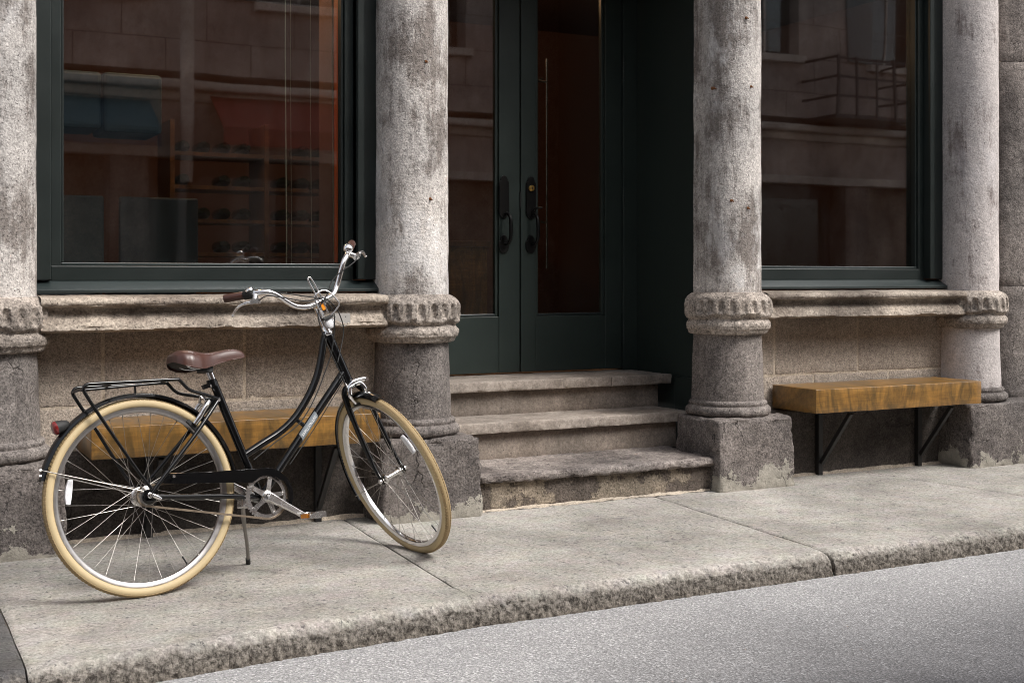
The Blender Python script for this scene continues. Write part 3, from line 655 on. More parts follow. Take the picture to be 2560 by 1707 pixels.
# ------------------------------------------------------------------ the building across the street (seen in the panes)
OY = -4.6
opp = thing('opposite_building', (3, OY, 0), 'grey stone building across the street, seen reflected in the shop panes', 'building')
def opart(mb, name, mat, parent=None, **k):
    o = mb.build(name, mat, None, **k)
    if parent is None: under(o, opp)
    else: o.parent = parent
    return o
wx = [-13+2.6*k for k in range(13)]
m = MB(); z0, z1, z2, z3 = 3.7, 4.65, 6.7, 7.9
m.box(-16, 22, OY-.6, OY, z0, z1); m.box(-16, 22, OY-.6, OY, z2, z3)
edges = [-16]+[e for x in wx for e in (x-.55, x+.55)]+[22]
for a, b in zip(edges[::2], edges[1::2]): m.box(a, b, OY-.6, OY, z1, z2)
m.box(-16, 22, OY-6, OY-.6, 0, z3)
ow = opart(m, 'wall', 'opp')
random.seed(3)
for zz in (4.1, 4.65, 5.2, 5.75, 6.3): opart(MB().box(-16, 22, OY-.002, OY+.004, zz, zz+.012), 'stone_course', 'opp_pier', ow)
opart(MB().box(-16, 22, OY-.1, OY+.28, 3.45, 3.56), 'cornice', 'opp_trim', bevel=.03); opart(MB().box(-16, 22, OY-.1, OY+.12, 3.32, 3.449), 'cornice', 'opp_trim', bevel=.03)
opart(MB().box(-16, 22, OY-.1, OY+.05, 2.75, 3.319), 'frieze', 'opp'); opart(MB().box(-16, 22, OY-.1, OY+.10, 2.62, 2.749), 'lintel_moulding', 'opp_trim', bevel=.02)
for k in range(15):
    x = -13.5+2.35*k
    opart(MB().box(x-.24, x+.24, OY-.4, OY+.06, 0, 2.619), 'pier', 'opp_pier', bevel=.015)
    d = opart(MB().box(x+.245, x+2.105, OY-.5, OY-.3, 0, 2.619), 'shopfront', 'opp_dark' if k % 3 else 'brick', bevel=.01)
    if k % 3: opart(MB().box(x+.4, x+1.95, OY-.3, OY-.29, .6, 2.4), 'pane', 'doorglass', d)
for k, x in enumerate(wx):
    w = opart(MB().box(x-.54, x+.54, OY-.35, OY-.28, z1+.02, z2-.01), 'window', 'opp_dark')
    opart(MB().box(x-.46, x+.46, OY-.275, OY-.265, z1+.12, z2-.1), 'pane', 'doorglass', w); opart(MB().box(x-.02, x+.02, OY-.264, OY-.25, z1+.1, z2-.1), 'glazing_bar', 'opp_trim', w)
    opart(MB().box(x-.65, x+.65, OY-.3, OY+.1, z1-.1, z1+.015), 'stone_sill', 'opp_trim', bevel=.01)
    for sx in (-1, 1):
        if k % 2: opart(MB().box(*sorted((x+sx*.57, x+sx*1.05)), OY+.005, OY+.04, z1+.03, z2-.02), 'shutter', 'shutter', bevel=.004)
for zz in range(6):
    for k in range(30):
        opart(MB().box(-12+1.1*k+.55*(zz % 2), -12+1.1*k+.55*(zz % 2)+.014, OY-.002, OY+.0035, (3.7, 4.11, 4.66, 5.21, 5.76, 6.31)[zz]+.004, (4.1, 4.65, 5.2, 5.75, 6.3, 6.7)[zz]-.002), 'stone_joint', 'opp_pier', ow) if k > 8 else None
bal = MB(); bx0, bx1 = 13.6, 15.2
bal.box(bx0, bx1, OY+.0, OY+.8, 3.62, 3.68)
for zz in (3.95, 4.25, 4.55): bal.box(bx0, bx1, OY+.77, OY+.80, zz, zz+.035); bal.box(bx0, bx0+.03, OY, OY+.769, zz, zz+.035); bal.box(bx1-.03, bx1, OY, OY+.769, zz, zz+.035)
for k in range(5): bal.box(bx0+.001+(bx1-bx0-.042)*k/4, bx0+.04+(bx1-bx0-.042)*k/4, OY+.7995, OY+.83, 3.65, 4.6)
opart(bal, 'balcony', 'opp_dark')
opart(MB().tube([(3.62, OY+.30, 2.3), (3.62, OY+.30, 7.85)], .09, 12), 'drainpipe', 'opp_trim', smooth=50)
for xa, xb, za, zb, mt in ((3.95, 5.6, 2.72, 3.44, 'redwall'), (1.9, 3.2, 2.68, 3.30, 'teal')):
    aw = MB(); aw.prism([(OY+.06, zb), (OY+.80, za+.22), (OY+.80, za), (OY+.785, za), (OY+.785, za+.19), (OY+.06, zb-.03)], lambda a, b, d: (d, a, b), xa, xb); opart(aw, 'awning', mt)

# ================================================================== benches
def bench(x0, lab):
    x1 = x0+1.235; b = thing('bench', ((x0+x1)/2, 5.42, 0), lab, 'bench', 'wooden benches under the windows')
    m = MB(); roughbox(m, x0, x1, 5.248, 5.612, .388, .518, .05, .004, .0012, 5, x0, edge=.002); under(m.build('seat', 'wood', smooth=40), b)
    for dx in (.285, 1.045):
        x = x0+dx
        br = MB(); br.box(x-.015, x+.015, 5.536, 5.566, 0, .3875); br.obox((x, 5.412, .222), (.012, 0, 0), Vector((0, -.118, .152)), Vector((0, .0095, .0074)), 0); br.box(x-.0175, x+.0175, 5.29, 5.535, .376, .3877)
        under(br.build('bracket', 'iron', bevel=.002), b)
bench(.826, 'long plank bench partly hidden behind the parked bicycle'); bench(4.548, 'varnished thick plank bench under the narrower window, nothing in front of it')

# ================================================================== bicycle
WR = .3475; YAW, LEAN = R_(10.32), R_(10.46)
be1 = Vector((cos(YAW), sin(YAW), 0)); beh = Vector((-sin(YAW), cos(YAW), 0)); be3 = Vector((0, 0, cos(LEAN)))+beh*sin(LEAN); be2 = be3.cross(be1)
BO = Vector((.8963, 4.5842, .34172))
BM = Matrix(((be1.x, be2.x, be3.x, 0), (be1.y, be2.y, be3.y, 0), (be1.z, be2.z, be3.z, 0), (0, 0, 0, 1)))
bike = thing('bicycle', BO-be3*WR, 'black step-through city bicycle with cream tyres and brown saddle on its kickstand', 'bicycle')
bike.matrix_world = Matrix.Translation(BO-be3*WR) @ BM
def bp(mb, name, mat, parent=None, **k):      # parts are drawn in bike axes with the rear hub at the origin
    o = mb.build(name, mat, None, **k); o.parent = parent or bike
    if parent is None: o.location = (0, 0, WR)
    return o
# steering frame: the bar and wheel are swung right round to the right
HA, ST = R_(68.85), R_(92.6)
sA = Vector((-cos(HA), 0, sin(HA))); f0 = Vector((sin(HA), 0, cos(HA))); l0 = Vector((0, 1, 0))
sF = f0*cos(ST)-l0*sin(ST); sL = l0*cos(ST)+f0*sin(ST); sB = Vector((.8781, 0, .369))
def S(f, l, a): return sB+sF*f+sL*l+sA*a

# ---- wheels
def wheel(mat4, rear):
    def place(o, par): o.parent = par; return o
    # rim: box section lathe about y
    rim = MB().lathe([(.2985, -.0075), (.297, 0), (.2985, .0075), (.304, .0115), (.315, .0125), (.3165, .0105), (.311, .009), (.311, -.009), (.3165, -.0105), (.315, -.0125), (.304, -.0115)], 96, closed=True)
    w = rim.build('wheel', 'chrome' if not rear else 'rim', smooth=40); w.parent = bike; w.matrix_local = mat4
    rt = .0175; rc = WR-rt; n = 24
    prof = []
    for k in range(n):
        a = 2*pi*k/n; prof.append((rc+rt*cos(a)*1.0, rt*sin(a)*1.02))
    N = 192
    def mif(i, k): 
        a = 2*pi*(i+.5)/n; return 1 if cos(a) > .62 else 0
    ty = MB().lathe(prof, N, closed=True, mif=mif); ty.build('tyre', ['cream', 'tread_rubber'], w, smooth=60)
    # tread blocks: shallow chevrons along both shoulders
    tr = MB()
    for k in range(150):
        for sgn in (-1, 1):
            a = 2*pi*(k+(.5 if sgn > 0 else 0))/150; ca, sa = cos(a), sin(a)
            rad = Vector((ca, 0, sa)); tn = Vector((-sa, 0, ca)); nrm = (rad*.80+Vector((0, sgn*.6, 0))).normalized()
            c = rad*rc+nrm*(rt+.0002); ac = (Vector((0, sgn, 0))-nrm*nrm.y*sgn).normalized()
            tr.obox(c, tn*.0052, ac*.005+tn*.0024, nrm*.0014)
    tr = tr.build('tread_blocks', 'tread_rubber', w); tr['kind'] = 'stuff'
    if rear: hubp = [(0, -.062), (.006, -.062), (.006, -.048), (.03, -.046), (.034, -.030), (.034, -.026), (.03, -.024), (.03, .024), (.034, .026), (.034, .03), (.012, .034), (.006, .05), (.006, .062), (0, .062)]
    else: hubp = [(0, -.066), (.0095, -.066), (.0095, -.058), (.005, -.057), (.005, -.045), (.012, -.043), (.02, -.036), (.02, -.032), (.011, -.028), (.009, 0), (.011, .028), (.02, .032), (.02, .036), (.012, .043), (.005, .045), (.005, .057), (.0095, .058), (.0095, .066), (0, .066)]
    MB().lathe(hubp, 24).build('hub', 'alloy', w, smooth=35)
    hr, hy = (.031, .028) if rear else (.018, .034); NS = 36; proto = None
    for k in range(NS):
        sd_ = -1 if k % 2 else 1; ar = 2*pi*k/NS; off = R_(62)*(1 if (k//2) % 2 else -1); ah = ar+off
        p0 = Vector((hr*cos(ah), sd_*hy, hr*sin(ah))); p1 = Vector((.3*cos(ar), sd_*.002, .3*sin(ar)))
        sp = MB().tube([p0, p0.lerp(p1, .94), p0.lerp(p1, .945), p1], [.00095, .00095, .0017, .0017], 6); sp.build('spoke', 'spoke', w, smooth=60)
    # spoke reflector
    ra = R_(171) if rear else R_(28); y = -.006; rm = .262; m = MB()
    ol = [(.0, -.043), (.008, -.042), (.0135, -.02), (.0145, 0), (.0135, .02), (.008, .042), (0, .043), (-.008, .042), (-.0095, .02), (-.0095, -.02), (-.008, -.042)]
    m.prism(ol, lambda a, b, d: ((rm+a)*cos(ra)-b*sin(ra), y+d, (rm+a)*sin(ra)+b*cos(ra)), -.007, .005); m.build('reflector', 'white_lens', w, bevel=.002)
    MB().tube([Vector((.296, 0, 0)), Vector((.262, 0, 0))], .003, 8).build('valve', 'rubber', w).matrix_local = Matrix.Rotation(R_(60), 4, 'Y')
    return w
wheel(Matrix.Translation((0, 0, WR)), True)
# front hub: straight below the crown, dropped until the tyre touches the ground
lw = be1*sL.x+be2*sL.y+be3*sL.z; hz = WR*math.sqrt(1-lw.z**2)
RAKE = .024; h0 = S(RAKE, 0, 0); hz0 = BO.z+(be1*h0.x+be2*h0.y+be3*h0.z).z; Aw = (be1*sA.x+be2*sA.y+be3*sA.z).z
HA_ = (hz-hz0)/Aw; FH = S(RAKE, 0, HA_)
wf = sF; wu = sL.cross(sF)*-1; wu = sF.cross(sL)
M3 = Matrix(((sF.x, sL.x, wu.x, FH.x), (sF.y, sL.y, wu.y, FH.y), (sF.z, sL.z, wu.z, FH.z+WR), (0, 0, 0, 1)))
wheel(M3, False)

# ---- frame
BB = Vector((.455, 0, -.05)); fr = MB()
fr.tube([BB, (.299, 0, .398)], .0155, 16)                                                    # seat tube
fr.tube([S(0, 0, -.012), S(0, 0, .198)], .0185, 16)                                          # head tube
dtop = Vector((.862, 0, .405)); fr.tube([BB, dtop], .0160, 16)                                # down tube
cv = crom([(.405, 0, .112), (.476, 0, .147), (.558, 0, .187), (.624, 0, .235), (.673, 0, .290), (.713, 0, .347), (.745, 0, .408), (.768, 0, .475), (.783, 0, .53), (.795, 0, .565)], 6)
fr.tube(cv, .0145, 16)                                                                        # curved top tube
fr.tube([(.628, 0, .232), (.672, 0, .197)], .008, 10)                                         # brace between the tubes
for s_ in (-1, 1):
    fr.tube(crom([(.006, s_*.066, .004), (.06, s_*.062, .062), (.2, s_*.045, .206), (.296, s_*.024, .312), (.312, s_*.016, .330)], 5), .0078, 10)
    fr.tube(crom([(.006, s_*.066, -.004), (.12, s_*.06, -.016), (.3, s_*.045, -.033), (.42, s_*.028, -.047), (.452, s_*.02, -.05)], 5), .0095, 10)
    fr.box(-.018, .03, s_*.066-.003, s_*.066+.003, -.018, .018)
fr.lathe([(.0195, -.036), (.0205, -.034), (.0205, .034), (.0195, .036)], 20, BB)
fr.lathe([(.0205, 0), (.0215, .004), (.0205, .016)], 18, S(0, 0, -.014), sA); fr.lathe([(.0205, 0), (.0215, .012), (.0205, .016)], 18, S(0, 0, .184), sA)
fr.tube([(.298, 0, .375), (.292, 0, .4015)], .0185, 14); fr.obox((.272, 0, .378), (.014, 0, .004), (0, .009, 0), (-.003, 0, .008))
frame = bp(fr, 'frame', 'black', smooth=45)
for p, ax in (((.286, -.011, .378), (0, 1, 0)), ((.305, -.026, .322), (0, 1, 0)), ((.090, -.075, .058), (0, 1, 0))):
    bp(MB().lathe([(0, -.004), (.0055, -.004), (.0055, .004)], 10, p, ax), 'bolt', 'alloy', frame, smooth=40)
# maker's decal on the down tube
dd = (dtop-BB).normalized(); dn = Vector((-dd.z, 0, dd.x)); rt_ = .0164
t0 = (Vector((.640, 0, .157))-BB).dot(dd); t1 = (Vector((.716, 0, .242))-BB).dot(dd)
bp(MB().grid(14, 11, lambda u, v: BB+dd*(t0+(t1-t0)*u+(v-.5)*.014)+dn*(rt_*sin((v-.5)*2.2))-Vector((0, rt_*cos((v-.5)*2.2), 0))), 'decal', 'tag', frame, smooth=60)
fc = bpy.data.curves.new('lettering', 'FONT'); fc.body = 'PAPILLIONAIRE'; fc.size = .0142; fc.align_x = 'CENTER'; fc.align_y = 'CENTER'; fc.space_character = 1.06
fo = bpy.data.objects.new('lettering_tmp', fc); COL.objects.link(fo); dg = bpy.context.evaluated_depsgraph_get()
tm = bpy.data.meshes.new_from_object(fo.evaluated_get(dg)); tv = [v.co.copy() for v in tm.vertices]; tf = [tuple(p.vertices) for p in tm.polygons]
bpy.data.objects.remove(fo); w_ = max(v.x for v in tv)-min(v.x for v in tv); k_ = .098/w_; r2 = rt_+.0016
bp(MB().add([BB+dd*((t0+t1)/2+v.x*k_)+dn*(v.y*k_*1.1)-Vector((0, math.sqrt(max(1e-9, r2**2-(v.y*k_*1.1)**2)), 0)) for v in tv], tf), 'lettering', 'white', frame)

# ---- saddle and post
bp(MB().tube([(.303, 0, .385), (.284, 0, .443)], .0135, 14), 'seat_post', 'chrome', smooth=40)
sx = [(.138, .030, .494, .470), (.145, .052, .505, .463), (.165, .074, .5135, .452), (.195, .081, .5145, .442), (.225, .073, .5085, .438), (.255, .054, .5025, .441), (.285, .038, .5015, .449), (.32, .028, .506, .459), (.36, .0225, .512, .468), (.395, .020, .5125, .474), (.418, .0175, .506, .477), (.430, .013, .497, .479), (.4345, .004, .488, .481)]
def sec(q, k, n=20):
    x, w, zt, zb = q; a = pi*k/n
    return (x, -w*(abs(cos(a))**.75)*(1 if cos(a) > 0 else -1), zb+(zt-zb)*sin(a)**.62)
ss = []
for a, b in zip(sx, sx[1:]): ss += [tuple(a[i]+(b[i]-a[i])*t/3 for i in range(4)) for t in range(3)]
ss.append(sx[-1]); nn = 21
vs = [sec(q, k) for q in ss for k in range(nn)]
fs = [(j*nn+i, j*nn+i+1, (j+1)*nn+i+1, (j+1)*nn+i) for j in range(len(ss)-1) for i in range(nn-1)]+[tuple(range(nn))]
sad = bp(MB().add(vs, fs), 'saddle', 'leather', smooth=70)
sb = []
for q in ss: sb += [(q[0]+.003, y*q[1]*.93, q[3]+.008) for y in (-1, -.5, 0, .5, 1)]
bp(MB().add(sb, [(j*5+i, j*5+i+1, (j+1)*5+i+1, (j+1)*5+i) for j in range(len(ss)-1) for i in range(4)]), 'saddle_base', 'rubber', sad)
for s_ in (-1, 1): bp(MB().tube(crom([(.158, s_*.035, .474), (.178, s_*.034, .462), (.21, s_*.026, .446), (.27, s_*.022, .446), (.33, s_*.014, .468), (.395, s_*.008, .486)], 5), .0032, 8), 'saddle_rail', 'chrome', sad, smooth=60)
bp(MB().obox((.272, 0, .440), (.022, 0, -.003), (0, .026, 0), (.003, 0, .012)), 'seat_clamp', 'rubber', bevel=.004)
bp(MB().tube(crom([Vector(sec(q, 0))+Vector((0, -.0005, 0)) for q in ss[6:]], 2), .0018, 6), 'piping', 'leather', sad, smooth=60)

# ---- mudguards
def guard(cf, a0, a1, r, w, n=60):
    m = MB(); secs = 9
    def P(i, j, inner):
        a = a0+(a1-a0)*i/(n-1); b = (j/(secs-1)-.5)*2.5; rr = r-(.0016 if inner else 0)
        rad = rr-.020*(1-cos(b)); return cf(a, rad, w*sin(b)/sin(1.25))
    for inner in (0, 1): m.add([P(i, j, inner) for i in range(n) for j in range(secs)], [(i*secs+j, i*secs+j+1, (i+1)*secs+j+1, (i+1)*secs+j) for i in range(n-1) for j in range(secs-1)])
    return m
rg = bp(guard(lambda a, r, y: Vector((r*cos(a), y, r*sin(a))), R_(166), R_(4), .368, .0235), 'mudguard', 'black', smooth=60)
for s_ in (-1, 1): bp(MB().tube([(.0, s_*.06, .012), (-.02, s_*.058, .018), (-.338, s_*.026, .118), (-.348, s_*.02, .122)], .0022, 6), 'mudguard_stay', 'spoke', rg, smooth=60)
bp(MB().lathe([(0, -.004), (.005, -.004), (.005, .004)], 8, (-.352, -.012, .123), (1, 0, 0)), 'bolt', 'alloy', rg)
bp(MB().lathe([(0, -.004), (.005, -.004), (.005, .004)], 8, (-.354, -.012, .105), (1, 0, 0)), 'bolt', 'alloy', rg)
fg = bp(guard(lambda a, r, y: FH+sF*(r*cos(a))+sL*y+wu*(r*sin(a)), R_(64), R_(196), .366, .0225), 'mudguard', 'black', smooth=60)
for s_ in (-1, 1): bp(MB().tube([FH+sL*s_*.052, FH+sF*-.34+sL*s_*.024+wu*-.075], .0018, 6), 'mudguard_stay', 'spoke', fg, smooth=60)

# ---- rear rack
rk = MB()
for s_ in (-1, 1):
    y = s_*.056
    rk.tube(crom([(.008, s_*.072, .022), (-.04, s_*.069, .095), (-.14, y, .268), (-.196, y, .365), (-.204, y, .388), (-.192, y, .4015), (-.16, y, .404), (0, y, .404), (.128, y, .404), (.146, y, .400), (.182, y*.95, .364), (.25, y*.6, .345), (.304, s_*.024, .326)], 5), .0062, 10)
rk.tube(crom([(-.203, -.056, .386), (-.207, -.03, .388), (-.207, .03, .388), (-.203, .056, .386)], 4), .0055, 8)
rk.tube([(-.1, -.056, .402), (-.1, .056, .402)], .0045, 8); rk.tube([(.10, -.056, .403), (.10, .056, .403)], .0045, 8)
rk.tube([(-.195, 0, .388), (.12, 0, .401)], .005, 8); rk.tube([(.0, 0, .395), (.0, 0, .362)], .004, 8)
bp(rk, 'luggage_rack', 'black', smooth=50)
# tail light on the mudguard
tl = bp(MB().lathe([(.006, .052), (.014, .045), (.021, .026), (.024, .008), (.024, 0)], 20, (-.293, -.004, .262), (1, 0, .28)), 'tail_light', 'rubber', smooth=50)
bp(MB().lathe([(0, -.008), (.018, -.007), (.0235, -.003), (.0245, .004)], 20, (-.293, -.004, .262), (1, 0, .28)), 'lens', 'red', tl, smooth=50)

# ---- drivetrain
CY = -.046; CR = Vector((.457, CY, -.049))
m = MB(); NT_ = 44; ou = []; 
for k in range(NT_*4):
    a = 2*pi*k/(NT_*4); r = (.0865, .0885, .0865, .0815)[k % 4]; ou.append((r*cos(a), r*sin(a)))
inn = [(.067*cos(2*pi*k/(NT_*4)), .067*sin(2*pi*k/(NT_*4))) for k in range(NT_*4)]; q = NT_*4
vs = [(CR.x+a, CY+d, CR.z+b) for d in (-.0015, .0015) for L_ in (ou, inn) for a, b in L_]
fs = []
for k in range(q):
    n1 = (k+1) % q; fs += [(k, n1, q+n1, q+k), (2*q+k, 3*q+k, 3*q+n1, 2*q+n1), (k, 2*q+k, 2*q+n1, n1), (q+k, q+n1, 3*q+n1, 3*q+k)]
crank = bp(m.add(vs, fs), 'chainring', 'alloy', smooth=30)
arm = Vector((.132, 0, -.086)).normalized(); a0 = math.atan2(arm.z, arm.x)
sp = MB(); sp.lathe([(0, -.012), (.011, -.012), (.019, -.009), (.023, 0), (.023, .006), (0, .006)], 24, (CR.x, CY-.004, CR.z))
for k in range(5):
    a = a0+pi/5+2*pi*k/5; d = Vector((cos(a), 0, sin(a))); t = Vector((-sin(a), 0, cos(a))); vs = []
    for rr, hw, y in ((.012, .0115, -.006), (.035, .0088, -.005), (.058, .0082, -.003), (.071, .0088, -.002)):
        for sy in (-.003, .0025): vs += [CR+d*rr+t*hw+Vector((0, y+sy, 0)), CR+d*rr-t*hw+Vector((0, y+sy, 0))]
    fs = [(0, 1, 3, 2), (12, 14, 15, 13)]
    for i in range(3): b = i*4; fs += [(b, b+4, b+5, b+1), (b+2, b+3, b+7, b+6), (b, b+2, b+6, b+4), (b+1, b+5, b+7, b+3)]
    sp.add(vs, fs); sp.lathe([(0, -.003), (.005, -.003), (.005, .003)], 10, CR+d*.0685+Vector((0, -.006, 0)))
bp(sp, 'spider', 'alloy', crank, smooth=35)
bp(MB().lathe([(.0075, -.002), (.0105, -.002), (.0105, .002), (.0075, .002)], 20, (CR.x, CY-.016, CR.z), closed=True), 'cap_ring', 'rubber', crank)
def crankarm(sgn, y):
    d = arm*sgn; t = Vector((-d.z, 0, d.x)); m = MB(); vs = []; L_ = [(.0, .0195, 0), (.03, .018, .0), (.08, .0145, -.004), (.13, .0125, -.008), (.158, .013, -.010), (.172, .008, -.010)]
    for rr, hw, yy in L_:
        c = Vector((CR.x, y+yy*(1 if y < 0 else -1), CR.z))+d*rr
        vs += [c+t*hw+Vector((0, .004, 0)), c+t*hw*.75+Vector((0, -.006, 0)), c-t*hw*.75+Vector((0, -.006, 0)), c-t*hw+Vector((0, .004, 0))]
    fs = [(0, 1, 2, 3), tuple(range(len(vs)-4, len(vs)))]
    for i in range(len(L_)-1): fs += [(i*4+k, i*4+(k+1) % 4, i*4+4+(k+1) % 4, i*4+4+k) for k in range(4)]
    o = bp(m.add(vs, fs), 'crank', 'alloy', smooth=40, bevel=.002)
    pc = Vector((CR.x, y+(-.010 if y < 0 else .010), CR.z))+d*.160; pd = -1 if y < 0 else 1
    pe = bp(MB().tube([pc, pc+Vector((0, pd*.10, 0))], .006, 10), 'pedal', 'steel', smooth=50)
    ca = MB()
    for yy in (.022, .098):
        ol = []
        for k in range(24): a = 2*pi*k/24; ol.append(((.030+.0022*(k % 2))*cos(a)*(1.1 if abs(cos(a)) > .8 else 1), (.0125+.001*(k % 2))*sin(a)))
        ca.prism(ol, lambda a, b, q: (pc.x+.006+a, pc.y+pd*(yy+q), pc.z-.002+b), -.003, .003)
    for xx in (-.026, .038): ca.box(pc.x+xx-.002, pc.x+xx+.002, *sorted((pc.y+pd*.02, pc.y+pd*.1)), pc.z-.012, pc.z+.009)
    ca.lathe([(.009, 0), (.012, .004), (.012, .07), (.009, .078)], 14, pc+Vector((.006, pd*.02 if pd > 0 else -.098, -.002)))
    bp(ca, 'pedal_cage', 'alloy', pe, smooth=35)
    for xx in (-.0305, .0425): bp(MB().box(pc.x+xx-.003, pc.x+xx+.003, *sorted((pc.y+pd*.035, pc.y+pd*.085)), pc.z-.0095, pc.z+.006), 'pedal_reflector', 'amber', pe, bevel=.001)
crankarm(1, CY-.018); crankarm(-1, .058)
# rear sprocket, carrier and axle nuts
cg = MB().lathe([(.0, -.050), (.034, -.049), (.036, -.0475), (.036, -.0455), (.034, -.044), (.0, -.043)], 40, (0, 0, 0)); bp(cg, 'sprocket', 'steel', smooth=40)
bp(MB().lathe([(.0, -.060), (.017, -.060), (.024, -.056), (.027, -.052), (.0, -.051)], 28, (.006, 0, -.004)), 'hub_cover', 'black', smooth=40)
m = MB(); m.lathe([(0, -.095), (.0055, -.094), (.0075, -.088), (.0075, -.074), (.010, -.073), (.010, -.066), (0, -.066)], 12); m.tube([(.004, -.082, .002), (.02, -.086, -.008), (.034, -.084, -.016)], [.007, .0085, .006], 10)
bp(m, 'axle_nut', 'chrome', smooth=40)
bp(MB().lathe([(0, .067), (.010, .067), (.010, .075), (.006, .076), (.006, .086), (0, .086)], 12), 'axle_nut', 'chrome', smooth=40)
# chain: links along both runs
def links(pts, m):
    d = 0; P = [Vector(p) for p in pts]; i = 0; pos = []; step = .0127/1.0
    acc = 0.
    for a, b in zip(P, P[1:]):
        L_ = (b-a).length; t = -acc
        while t+step <= L_: t += step; pos.append(a.lerp(b, t/L_))
        acc = L_-t
    for k, (a, b) in enumerate(zip(pos, pos[1:])):
        c = (a+b)/2; t = (b-a).normalized(); n = Vector((-t.z, 0, t.x)); w = .0036 if k % 2 else .0024
        for sy in (-1, 1): m.obox(c+Vector((0, sy*w, 0)), t*.0082, n*.0036, (0, .0006, 0))
        m.lathe([(0, -.004), (.0032, -.004), (.0032, .004), (0, .004)], 6, a)
ch = MB(); rr = .084; th = R_(6)
bot = [(CR.x+rr*cos(R_(a)), CY, CR.z+rr*sin(R_(a))) for a in range(-20, -95, -5)]+[(-.002, CY, -.0355)]+[(.0355*cos(R_(a)), CY, .0355*sin(R_(a))) for a in range(-100, -265, -15)]
top = [(.0355*cos(R_(a)), CY, .0355*sin(R_(a))) for a in (97, 94)]+[(CR.x-.004, CY, CR.z+rr)]+[(CR.x+rr*cos(R_(a)), CY, CR.z+rr*sin(R_(a))) for a in range(85, -20, -5)]
links(bot, ch); links(top, ch); bp(ch, 'chain', 'chain')
# hockey-stick chain guard
up = [(.050, .044), (.062, .060), (.081, .067), (.25, .058), (.44, .052)]; cx, cz = CR.x-.002, CR.z; ro = .1015
arc = [(cx+ro*cos(R_(a)), cz+ro*sin(R_(a))) for a in range(88, -32, -8)]; arc_in = [(cx+.0885*cos(R_(a)), cz+.0885*sin(R_(a))) for a in range(-24, 40, 8)]+[(cx+.077*cos(R_(a)), cz+.077*sin(R_(a))) for a in range(46, 118, 8)]
low = [(cx-.058, cz+.055), (cx-.1, cz+.060), (.25, .020), (.10, .032), (.06, .037)]
ol = up+arc+arc_in+low
gm = MB(); gm.prism(ol, lambda a, b, d: (a, CY-.016+d, b), 0, .002)
edge_ = [(a, CY-.014, b) for a, b in up+arc]; gm.tube(edge_, .0032, 6)
bp(gm, 'chain_guard', 'black', smooth=40)
# kickstand on the far side
KF = Vector((1.352, 4.848, .004))-BO; kf = Vector((KF.dot(be1), KF.dot(be2), KF.dot(be3))); k0 = Vector((.395, .03, -.078))
ks = bp(MB().tube(crom([k0, k0+Vector((.012, .028, -.03)), k0.lerp(kf, .3)+Vector((.008, .02, -.01)), k0.lerp(kf, .7)+Vector((.004, .004, 0)), kf], 6), [.0085]*12+[.007]*13, 10), 'kickstand', 'steel', smooth=50)
bp(MB().tube([kf.lerp(k0, .085), kf], .0095, 10), 'kickstand_foot', 'rubber', ks, smooth=50)
bp(MB().obox(k0+Vector((0, -.01, .012)), (.018, 0, -.002), (0, .024, 0), (.002, 0, .018)), 'kickstand_bracket', 'alloy', ks, bevel=.004)
# rear brake: caliper arms and blocks either side of the rim
rb = MB()
for s_ in (-1, 1):
    rb.tube(crom([(.262, s_*.03, .318), (.246, s_*.040, .302), (.226, s_*.038, .272), (.203, s_*.030, .240)], 5), [.0105]*5+[.0095]*6+[.011]*5, 10)
rb.tube(crom([(.255, -.034, .315), (.25, 0, .345), (.255, .034, .315)], 5), .006, 8); rb.tube([(.236, -.036, .33), (.226, -.03, .352)], .004, 8)
rb = bp(rb, 'rear_brake', 'chrome', smooth=50)
for s_ in (-1, 1): bp(MB().obox((.201, s_*.020, .231), (.021, 0, -.024), (0, .0055, 0), (.0055, 0, .005)), 'brake_pad', 'rubber', rb, bevel=.002)

# ---- fork, stem, bars
fk = MB(); CA = -.034
for s_ in (-1, 1):
    fk.tube(crom([S(0, s_*.030, CA+.004), S(0, s_*.043, CA-.02), S(.0, s_*.050, CA-.12), S(.002, s_*.053, HA_*.72), S(RAKE*.55, s_*.055, HA_*.9), S(RAKE, s_*.055, HA_+.012)], 6), [.012]*12+[.0105]*8+[.008]*11, 12)
    fk.obox(S(RAKE, s_*.055, HA_), sF*.009, sL*.003, sA*.016)
fk.tube(crom([S(0, -.04, CA-.012), S(0, -.022, CA+.008), S(0, .022, CA+.008), S(0, .04, CA-.012)], 5), .014, 12)
bp(fk, 'fork', 'black', smooth=50)
hdp = bp(MB().lathe([(.017, 0), (.0215, .002), (.0225, .008), (.019, .014)], 22, S(0, 0, -.026), sA), 'headset', 'chrome', smooth=40)
bp(MB().lathe([(.02, 0), (.0225, .004), (.0225, .012), (.016, .02), (.0155, .034), (.0125, .038)], 22, S(0, 0, .199), sA), 'headset', 'chrome', smooth=40)
stm = MB(); stm.tube([S(0, 0, .22), S(0, 0, .315)], .0112, 14); stm.tube(crom([S(0, 0, .285), S(.006, 0, .322), S(.022, 0, .334), S(.046, 0, .335)], 5), [.0125]*6+[.0135]*10, 14)
stm.lathe([(.0155, -.024), (.0195, -.021), (.0195, .021), (.0155, .024)], 18, S(.046, 0, .336), sL); bp(stm, 'stem', 'chrome', smooth=50)
HB = [(.046, 0, .336), (.046, .03, .336), (.045, .066, .341), (.036, .100, .362), (.039, .128, .392), (.045, .150, .420), (.046, .172, .444), (.038, .199, .460), (.012, .228, .472), (-.024, .260, .481), (-.073, .310, .496)]
full = [(f, -l, a) for f, l, a in HB[:0:-1]]+HB
bp(MB().tube(crom([S(*p) for p in full], 7), .0112, 14), 'handlebar', 'chrome', smooth=60)
